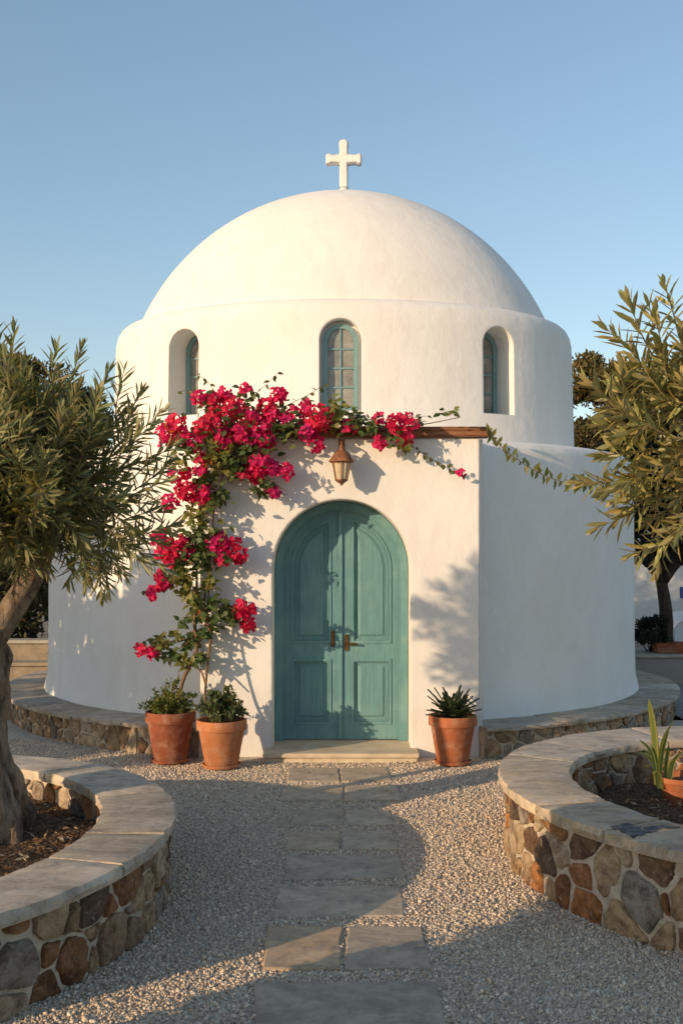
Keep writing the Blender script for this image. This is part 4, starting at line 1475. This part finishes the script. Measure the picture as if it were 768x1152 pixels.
# leafy shoots that leave the mass
SH = [([(240, 458), (225, 440), (200, 441)], 8), ([(248, 452), (236, 432), (222, 421)], 8), ([(280, 450), (300, 432), (312, 420)], 8), ([(318, 458), (345, 445), (366, 432)], 10), ([(290, 530), (305, 548), (318, 556)], 6),
      ([(450, 492), (475, 510), (500, 524), (520, 534)], 20), ([(392, 476), (430, 474), (480, 468)], 12), ([(190, 660), (175, 664), (160, 665)], 6), ([(180, 722), (170, 720), (162, 722)], 6)]
for pts, cnt in SH:
    P = spline([wp(a, b, 0.16 + 0.02 * k) for k, (a, b) in enumerate(pts)], 12)
    lf.tube(P, list(np.linspace(0.004, 0.002, 12)), (0.13, 0.09, 0.04), 4)
    ts = np.linspace(0.1, 1, cnt)
    B = np.array([np.interp(ts, np.linspace(0, 1, 12), P[:, q]) for q in range(3)]).T
    d = unit(np.c_[np.where(np.arange(cnt) % 2, 0.6, -0.5), g.normal(size=cnt) * 0.5 - 0.3, -0.6 + g.normal(size=cnt) * 0.45])
    leaves(lf, B, d, unit(np.c_[g.normal(size=(cnt, 2)) * 0.4 + np.array([0, -0.8]), np.full(cnt, 0.6)]), g.uniform(0.05, 0.075, cnt), g.uniform(0.036, 0.055, cnt), vary((0.085, 0.095, 0.03), cnt, 0.3, g), OVATE_V)
lf.build('foliage', MAT['vine_leaf'], boug)
FLW = [(226, 447, 8), (238, 449, 7), (252, 442, 7), (261, 459, 13), (277, 438, 5), (313, 443, 8), (301, 460, 10), (332, 464, 6), (344, 457, 6), (358, 470, 15), (345, 485, 10), (355, 499, 8), (394, 480, 8), (199, 477, 10), (186, 487, 9),
       (187, 497, 6), (201, 496, 6), (228, 480, 10), (248, 480, 11), (270, 485, 12), (251, 496, 10), (218, 498, 9), (293, 477, 13), (300, 496, 9), (307, 466, 9), (226, 516, 5), (225, 529, 6), (197, 534, 7), (209, 532, 5), (292, 521, 13),
       (288, 533, 8), (272, 532, 6), (306, 527, 7), (322, 530, 8), (306, 553, 7), (212, 550, 13), (228, 555, 10), (191, 565, 8), (182, 606, 10), (204, 617, 14), (182, 622, 8), (189, 632, 6), (244, 612, 12), (251, 625, 9), (264, 612, 6),
       (269, 624, 8), (181, 647, 5), (181, 657, 7), (174, 667, 7), (188, 659, 5), (271, 681, 5), (282, 685, 5), (272, 692, 7), (279, 702, 7), (159, 730, 6), (171, 733, 6), (426, 471, 5), (427, 497, 7), (446, 477, 10), (454, 490, 10),
       (458, 471, 6), (469, 477, 4), (519, 533, 3), (240, 466, 9), (284, 492, 9), (206, 488, 7), (280, 468, 9), (322, 470, 7)]
BR_V = [(0, 0, 0), (-0.40, 0.30, 0.16), (0, 0.34, 0.05), (0.40, 0.30, 0.16), (-0.44, 0.66, 0.14), (0, 0.70, 0.0), (0.44, 0.66, 0.14), (0, 1.05, -0.05)]
for (px, py, r) in FLW:
    cnt = max(4, int(r * r * 0.36) + 3)
    fs_ = Scatter()
    rr = r * 1.03 * np.sqrt(g.random(cnt))
    aa = g.uniform(0, 6.283, cnt)
    off = 0.20 + g.uniform(-0.02, 0.16, cnt) * (1.2 - (rr / r) ** 2)
    c0 = np.array([wp(px + q * math.cos(a), py + q * math.sin(a), f) for q, a, f in zip(rr, aa, off)])
    axis = unit(np.c_[np.cos(aa) * rr / r * 0.9 + g.normal(size=cnt) * 0.35, -0.9 + g.normal(size=cnt) * 0.3, -np.sin(aa) * rr / r * 0.9 + 0.1 + g.normal(size=cnt) * 0.35])
    u = unit(np.cross(axis, rand_dirs(cnt)))
    v = np.cross(axis, u)
    size = g.uniform(0.032, 0.047, cnt)
    hue = np.array([(0.70, 0.016, 0.115), (0.74, 0.024, 0.15), (0.62, 0.012, 0.075), (0.78, 0.036, 0.11), (0.68, 0.024, 0.18)])[g.integers(0, 5)]
    for k in range(3):
        an = 2.094 * k + g.uniform(-0.3, 0.3, cnt)
        d = unit(u * np.cos(an)[:, None] + v * np.sin(an)[:, None] + axis * g.uniform(0.15, 0.75, cnt)[:, None])
        fs_.add(BR_V, LANCE_F, frames(d, axis) * np.stack([size * 0.95, size, size], -1)[:, None, :], c0, hue[None, :] * g.uniform(0.62, 1.2, (cnt, 1)) + np.array([0.0, 0.02, 0.015]) * (g.random((cnt, 1)) ** 4))
    fs_.build('flower_cluster', MAT['bract'], boug)
# a few turning-orange leaves
of = Scatter()
for (px, py) in ((224, 688), (236, 522), (196, 483), (231, 531), (187, 478)):
    k = 5
    B = np.array([wp(px + g.normal() * 3, py + g.normal() * 3, 0.3) for _ in range(k)])
    leaves(of, B, unit(g.normal(size=(k, 3)) + np.array([0, -0.5, -0.3])), unit(g.normal(size=(k, 3)) * 0.4 + np.array([0, -0.8, 0.6])), np.full(k, 0.05), np.full(k, 0.04), vary((0.50, 0.16, 0.04), k, 0.2, g), OVATE_V)
of.build('orange_leaves', MAT['vine_leaf'], boug)

# slack leafy tendril from the beam end to the right olive
g = np.random.default_rng(51)
tn = thing('trailing_vine', 'thin slack leafy tendril strung from the beam end toward the right olive', 'vine', tuple(W(551, 487, YP)))
lf = Scatter()
P = spline([W(549, 485, 10.2), W(556, 494, 10.0), W(575, 512, 9.6), (W(606, 532, 9.1)), W(640, 544, 8.0), W(665, 543, 6.9), W(705, 536, 5.5)], 40)
lf.tube(P, list(np.linspace(0.006, 0.003, 40)), (0.12, 0.09, 0.045), 5)
cnt = 58
ts = np.linspace(0.0, 0.93, cnt)
B = np.array([np.interp(ts, np.linspace(0, 1, 40), P[:, q]) for q in range(3)]).T
ax = unit(P[-1] - P[0])
d = unit(np.c_[g.normal(size=cnt) * 0.3 - 0.05, g.normal(size=cnt) * 0.5 - 0.3, np.where(np.arange(cnt) % 2, 0.8, -0.8)])
leaves(lf, B, d, unit(np.c_[g.normal(size=(cnt, 2)) * 0.4 + np.array([0.3, -0.8]), np.full(cnt, 0.3)]), g.uniform(0.065, 0.10, cnt), g.uniform(0.034, 0.055, cnt), vary((0.14, 0.155, 0.05), cnt, 0.25, g), OVATE_V)
lf.build('tendril', MAT['vine_leaf'], tn)


# ------------------------------------------------------------------ background
def far_tree(name, label, x, y, h, r, z0, col, seed, n=9000, trunk=0.16, leaf=0.13, group=None, conical=False, blobs=26, bark='bark_dark', limbs_n=4, cat='tree', squash=1.0):
    g = np.random.default_rng(seed)
    t = thing(name, label, cat, (x, y, 0), group)
    m = MB()
    top = z0 + (h - z0) * 0.55
    m.tube(spline([(x, y, -0.1), (x + 0.06, y, z0 * 0.55), (x - 0.03, y, z0), (x + 0.05, y, top)], 14), list(np.linspace(trunk * 1.25, trunk * 0.45, 14)), 10, lambda a, q: 1 + 0.08 * math.sin(3 * a + 5 * q))
    for k in range(limbs_n):
        a = 6.283 * k / max(limbs_n, 1) + g.uniform(-0.4, 0.4)
        m.tube(spline([(x, y, z0 * 0.85), (x + r * 0.35 * math.cos(a), y + r * 0.35 * math.sin(a), z0 + (h - z0) * 0.18), (x + r * 0.6 * math.cos(a), y + r * 0.6 * math.sin(a), z0 + (h - z0) * 0.5)], 8), list(np.linspace(trunk * 0.6, trunk * 0.15, 8)), 7)
    m.build('trunk', MAT[bark], t, True)
    sc = Scatter()
    per = n // blobs
    for b in range(blobs):
        u = g.random()
        zz = z0 + (h - z0) * (0.08 + 0.92 * u)
        lim = r * (1 - u * 0.85 if conical else math.sqrt(max(1 - (2 * u - 0.9) ** 2 * 0.85, 0.08)))
        a = g.uniform(0, 6.283)
        q = lim * g.uniform(0.35, 0.85)
        c = np.array([x + q * math.cos(a), y + q * math.sin(a), zz])
        br = r * g.uniform(0.22, 0.42)
        dd = rand_dirs(per)
        P = c + dd * br * (g.random((per, 1)) ** 0.45) * np.array([1, 1, 0.85 * squash])
        P[:, 2] = np.minimum(P[:, 2], h + 0.1)
        f = g.uniform(0.55, 1.5)
        leaves(sc, P, unit(dd * 0.6 + g.normal(size=(per, 3)) * 0.6 + np.array([0, 0, 0.3])), rand_dirs(per), leaf * g.uniform(0.6, 1.3, per), leaf * 0.45 * g.uniform(0.7, 1.2, per), vary(np.array(col) * f, per, 0.3, g))
    sc.build('crown', MAT['far_leaf'], t)
    return t


GB = 'trees behind the chapel'
# left of the chapel
far_tree('pine_tree', 'bushy olive green pine behind the left olive crown, against the sky', -6.35, 21.5, 5.75, 1.35, 0.8, (0.125, 0.092, 0.03), 101, 15000, group=GB)
far_tree('pine_tree', 'olive green pine at the picture edge behind the left olive tree', -8.3, 22.5, 6.35, 1.7, 0.8, (0.115, 0.09, 0.032), 102, 13000, group=GB)
far_tree('pine_tree', 'low dark pine peeping between olive sprigs and the white drum', -6.15, 25.5, 5.7, 1.3, 0.8, (0.045, 0.052, 0.028), 103, 9000, group=GB)
far_tree('hedge_shrub', 'dark evergreen shrub above the terrace walls left of the chapel', -5.7, 18.2, 3.3, 1.5, 0.25, (0.050, 0.050, 0.020), 104, 9000, trunk=0.06, group='evergreen shrubs beyond the terrace walls', cat='shrub')
far_tree('hedge_shrub', 'tall evergreen shrub behind the gnarled olive trunk', -7.6, 18.5, 3.6, 1.6, 0.25, (0.055, 0.052, 0.02), 105, 9000, trunk=0.06, group='evergreen shrubs beyond the terrace walls', cat='shrub')
# right of the chapel
far_tree('pine_tree', 'brownish olive pine just right of the white drum', 6.15, 26.0, 6.75, 1.4, 1.6, (0.12, 0.098, 0.03), 111, 18000, group=GB, conical=False)
far_tree('pine_tree', 'pointed olive brown pine behind the hanging tendril and right olive branches', 7.7, 27.0, 6.6, 1.5, 1.6, (0.11, 0.092, 0.03), 112, 15000, group=GB)
far_tree('pine_tree', 'shadowed pine at the right edge behind the olive branches', 10.6, 26.0, 6.2, 1.9, 0.8, (0.06, 0.058, 0.026), 113, 8000, group=GB)
far_tree('hedge_shrub', 'dense olive brown shrub filling the gap under the pine right of the drum', 6.0, 25.2, 4.9, 1.5, 0.4, (0.085, 0.075, 0.026), 116, 13000, trunk=0.08, group='evergreen shrubs beyond the white boundary wall', cat='shrub')
far_tree('street_tree', 'dark round-headed tree with forked trunk on the raised bed right of the chapel', W(745, 0, 16.4)[0], 16.4, 3.9, 1.35, 1.72, (0.022, 0.024, 0.014), 114, 12000, trunk=0.105, limbs_n=5)
far_tree('clipped_shrub', 'small dark shrub at the foot of the forked tree on the raised bed', W(731, 0, 16.3)[0], 16.25, 0.93, 0.33, 0.42, (0.022, 0.026, 0.016), 115, 3500, trunk=0.02, leaf=0.06, blobs=16, cat='shrub')


def low_wall(name, label, x0, x1, y0, y1, h, cap, mat=None, cat='wall', capmat=None):
    t = thing(name, label, cat, ((x0 + x1) / 2, (y0 + y1) / 2, 0))
    m = MB()
    m.box(x0, x1, y0, y1, -0.05, h - cap)
    m.build('wall_body', mat or MAT['terrace'], t, bevel=0.012)
    m = MB()
    m.box(x0 - 0.03, x1 + 0.03, y0 - 0.04, y1 + 0.03, h - cap + 0.002, h)
    m.build('wall_cap', capmat or MAT['coping_plain'], t, bevel=0.01)
    return t


MAT['coping_plain'] = m_simple('plain_coping', (0.44, 0.40, 0.34), (0.34, 0.31, 0.26), 5, 0.5, 0.006, 0.8)
low_wall('terrace_wall', 'lower tan masonry terrace wall left of the chapel', -9.5, -3.3, 15.3, 15.62, 0.37, 0.05, capmat=m_simple('tan_coping', (0.34, 0.28, 0.21), (0.27, 0.22, 0.16), 5, 0.5, 0.006, 0.85))
low_wall('terrace_wall', 'upper tan terrace wall with pale cap, set back behind the lower one', -10.5, -3.6, 16.4, 16.75, 0.60, 0.05)
# raised bed on the right
low_wall('raised_bed', 'grey block raised bed with pale cap under the forked tree', 4.2, 9.5, 15.75, 16.9, 0.44, 0.045, m_simple('grey_block', (0.30, 0.28, 0.25), (0.29, 0.255, 0.21), 4, 0.7, 0.012, 0.9), 'planter')
tr = thing('planter_trough', 'long terracotta trough on the raised bed beside the forked trunk', 'planter trough', (5.4, 16.05, 0.44))
m = MB()
x0, x1 = W(736, 0, 15.95)[0], W(800, 0, 15.95)[0]
m.add([(x0 + .03, 15.92, .442), (x1 - .03, 15.92, .442), (x1 - .03, 16.14, .442), (x0 + .03, 16.14, .442), (x0, 15.88, .60), (x1, 15.88, .60), (x1, 16.18, .60), (x0, 16.18, .60),
       (x0 + .03, 15.91, .60), (x1 - .03, 15.91, .60), (x1 - .03, 16.15, .60), (x0 + .03, 16.15, .60), (x0 + .03, 15.93, .55), (x1 - .03, 15.93, .55), (x1 - .03, 16.13, .55), (x0 + .03, 16.13, .55)],
      [(3, 2, 1, 0), (0, 1, 5, 4), (1, 2, 6, 5), (2, 3, 7, 6), (3, 0, 4, 7), (4, 5, 9, 8), (5, 6, 10, 9), (6, 7, 11, 10), (7, 4, 8, 11), (8, 9, 13, 12), (9, 10, 14, 13), (10, 11, 15, 14), (11, 8, 12, 15)])
m.build('trough_body', MAT['terracotta_dark'], tr, bevel=0.008)
m = MB()
m.box(x0 + .032, x1 - .032, 15.932, 16.128, .545, .57)
m.build('soil', MAT['soil'], tr)

bw = thing('boundary_wall', 'plain white rendered boundary wall behind the forked tree', 'wall', (9, 24, 0))
m = MB()
m.box(4.5, 22, 23.9, 24.2, -0.1, 3.0)
m.build('wall_body', MAT['wall_far'], bw, bevel=0.02)
m = MB()
m.box(4.46, 22.05, 23.86, 24.24, 3.002, 3.07)
m.build('wall_cap', MAT['wall_far'], bw, bevel=0.02)

sx = W(768, 0, 23.8)[0]
sz = W(768, 667, 23.8)[2]
sg_ = thing('wall_sign', 'small blue enamel sign on the white boundary wall', 'sign', (sx + 0.15, 23.88, sz))
m = MB()
m.box(sx - 0.05, sx + 0.55, 23.86, 23.895, sz - 0.12, sz + 0.13)
m.build('sign_plate', MAT['sign_blue'], sg_, bevel=0.006)
cu = bpy.data.curves.new('lettering', 'FONT')
cu.body = 'C'
cu.size = 0.2
cu.extrude = 0.003
tmp = bpy.data.objects.new('lettering', cu)
C.objects.link(tmp)
me = bpy.data.meshes.new_from_object(tmp.evaluated_get(bpy.context.evaluated_depsgraph_get()))
bpy.data.objects.remove(tmp)
me.transform(Matrix.Translation((-0.15 - 0.0, -0.026, -0.07)) @ Matrix.Rotation(R(90), 4, 'X'))
me.materials.append(MAT['sign_white'])
link('lettering', me, sg_)

# white car behind the raised bed, mostly outside the frame
cx0, cy0 = W(758, 0, 18.6)[0], 18.6
car = thing('parked_car', 'white parked car behind the terracotta trough at the right edge', 'car', (cx0 + 2.0, cy0 + 0.85, 0))


def car_body(mb, sil, y0, y1, inset_=0.08):
    n = len(sil)
    vs = []
    for (yy, k) in ((y0 + inset_, 0.97), (y0, 1.0), (y1, 1.0), (y1 - inset_, 0.97)):
        for (x, z) in sil:
            ins = max(0, (z - 0.75)) * 0.30
            yq = yy + ins if yy < (y0 + y1) / 2 else yy - ins
            vs.append((cx0 + 2.0 + (x - 2.0) * k, yq, 0.5 + (z - 0.5) * k))
    fs = [(a * n + i, a * n + (i + 1) % n, (a + 1) * n + (i + 1) % n, (a + 1) * n + i) for a in range(3) for i in range(n)]
    fs += [tuple(range(n)), tuple(reversed(range(3 * n, 4 * n)))]
    mb.add(vs, fs)


m = MB()
car_body(m, [(0.0, 0.35), (0.0, 0.62), (0.10, 0.74), (0.5, 0.82), (1.15, 0.90), (1.75, 1.36), (2.2, 1.46), (3.0, 1.43), (3.6, 1.05), (4.05, 0.98), (4.12, 0.6), (4.08, 0.35), (3.65, 0.30), (3.6, 0.45), (3.35, 0.58), (3.05, 0.45), (3.0, 0.28), (1.15, 0.28),
             (1.1, 0.45), (0.82, 0.58), (0.52, 0.45), (0.47, 0.30)], cy0, cy0 + 1.7)
body = m.build('body', MAT['car_paint'], car, bevel=0.02)
for y_, s_ in ((cy0 + 0.10, -1), (cy0 + 1.60, 1)):
    m = MB()
    fr = frame_at((cx0, y_ + s_ * 0.105, 0), (0, s_, 0))
    q = [(1.45, 0.97), (1.85, 1.30), (2.25, 1.36), (2.9, 1.33), (3.3, 1.05)]
    m.prism([((u if s_ < 0 else -u), v) for u, v in q] if s_ < 0 else [(-u, v) for u, v in q], fr, 0.0, -0.15)
    m.build('side_window', MAT['car_glass'], car)
for x in (0.80, 3.32):
    for y_ in (cy0 + 0.02, cy0 + 1.50):
        m = MB()
        m.tube([(cx0 + x, y_, 0.30), (cx0 + x, y_ + 0.18, 0.30)], 0.30, 28)
        w_ = m.build('wheel', MAT['rubber'], car, True, angle=R(40), bevel=0.0)
        m = MB()
        e = -0.006 if y_ < cy0 + 0.5 else 0.186
        m.tube([(cx0 + x, y_ + e, 0.30), (cx0 + x, y_ + e + (0.02 if e < 0 else -0.02), 0.30)], 0.19, 20)
        m.build('rim', MAT['alloy'], w_, True, angle=R(40))
for y_ in (cy0 + 0.22, cy0 + 1.30):
    m = MB()
    m.box(cx0 - 0.012, cx0 + 0.08, y_, y_ + 0.20, 0.575, 0.665)
    m.build('headlight', MAT['lamp_lens'], car, bevel=0.02)
m = MB()
m.box(cx0 - 0.03, cx0 + 0.05, cy0 + 0.05, cy0 + 1.65, 0.36, 0.50)
m.build('bumper', MAT['car_paint'], car, bevel=0.03)

# ------------------------------------------------------------------ unseen plants added on the sunny side to throw the long evening shade
GS = 'unseen shade plants added on the sunny side'
OCC = [
    # x, y, h, r, z0
    (-7.05, 6.55, 3.50, 0.85, 0.3), (-7.8, 7.25, 3.55, 0.85, 0.3), (-8.4, 8.0, 3.6, 0.85, 0.3), (-8.9, 8.9, 3.6, 0.9, 0.3),
    (-6.6, 12.4, 7.4, 1.35, 2.0),  # added to put the far boundary wall in shade
    (-2.05, 2.82, 1.72, 0.52, 0.05), (-1.72, 2.30, 1.75, 0.52, 0.05), (-1.45, 1.80, 1.75, 0.50, 0.05),
]
for i, (x, y, h, r, z0) in enumerate(OCC):
    far_tree('shade_shrub' if h < 2 else 'shade_tree', 'leafy green plant added out of view on the sunny side to throw shade', x, y, h, r, z0, (0.075, 0.08, 0.03), 201 + i, 14000 if 2 < h < 5 else 9000, trunk=0.08, leaf=0.13 if h > 2 else 0.11, group=GS, blobs=46)
olive_tree('slender olive tree added out of view to throw feathery shade on the porch', (-5.35, 4.5, 0), [([(-5.35, 4.5, -0.1), (-5.3, 4.5, 1.2), (-5.4, 4.5, 2.6)], [0.07, 0.05, 0.04])],
           [([(-5.4, 4.5, 2.5), (-5.3, 4.55, 3.0), (-5.25, 4.5, 3.5)], [0.035, 0.025, 0.01])], [], (-5.30, 4.5, 3.20), (0.34, 0.40, 0.55), 105, 0.17, 0.030, (0.09, 0.10, 0.05), 17, (0.25, 0.42))  # unseen olive, added for the leafy shade right of the door

# ------------------------------------------------------------------ camera, sun, sky
cam = bpy.data.cameras.new('camera')
cam.sensor_width = 36
cam.lens = F / 1152 * 36
cam.shift_y = (HY - 576) / 1152
cam.clip_end = 3000
co = bpy.data.objects.new('camera', cam)
C.objects.link(co)
co.location = (0, 0, HC)
co.rotation_euler = (R(90), 0, 0)
scene.camera = co

THETA, EL = R(50), R(13.2)                         # sun stands behind the viewer's left shoulder, low
sd = Vector((-math.sin(THETA) * math.cos(EL), -math.cos(THETA) * math.cos(EL), math.sin(EL)))
su = bpy.data.lights.new('sun', 'SUN')
su.energy = 2.65
su.angle = R(0.4)
su.color = (1.0, 0.72, 0.44)
so = bpy.data.objects.new('sun', su)
C.objects.link(so)
so.rotation_euler = sd.to_track_quat('Z', 'Y').to_euler()
so.location = sd * 50
w = bpy.data.worlds.new('World')
scene.world = w
w.use_nodes = True
nt = w.node_tree
sky = nt.nodes.new('ShaderNodeTexSky')
sky.sky_type = 'NISHITA'
sky.sun_disc = False
sky.sun_elevation = EL
sky.sun_rotation = math.atan2(sd.x, sd.y)
sky.air_density = 1.0
sky.dust_density = 0.7
sky.ozone_density = 1.1
hs = nt.nodes.new('ShaderNodeHueSaturation')
hs.inputs['Saturation'].default_value = 1.16
gm = nt.nodes.new('ShaderNodeGamma')
gm.inputs['Gamma'].default_value = 0.78
nt.links.new(sky.outputs['Color'], gm.inputs['Color'])
nt.links.new(gm.outputs['Color'], hs.inputs['Color'])
nt.links.new(hs.outputs['Color'], nt.nodes['Background'].inputs['Color'])
nt.nodes['Background'].inputs['Strength'].default_value = 0.15
scene.view_settings.view_transform = 'Standard'
scene.view_settings.look = 'None'
scene.view_settings.exposure = 0.80
scene.view_settings.gamma = 1.0
scene.cycles.max_bounces = 6
scene.cycles.use_denoising = True
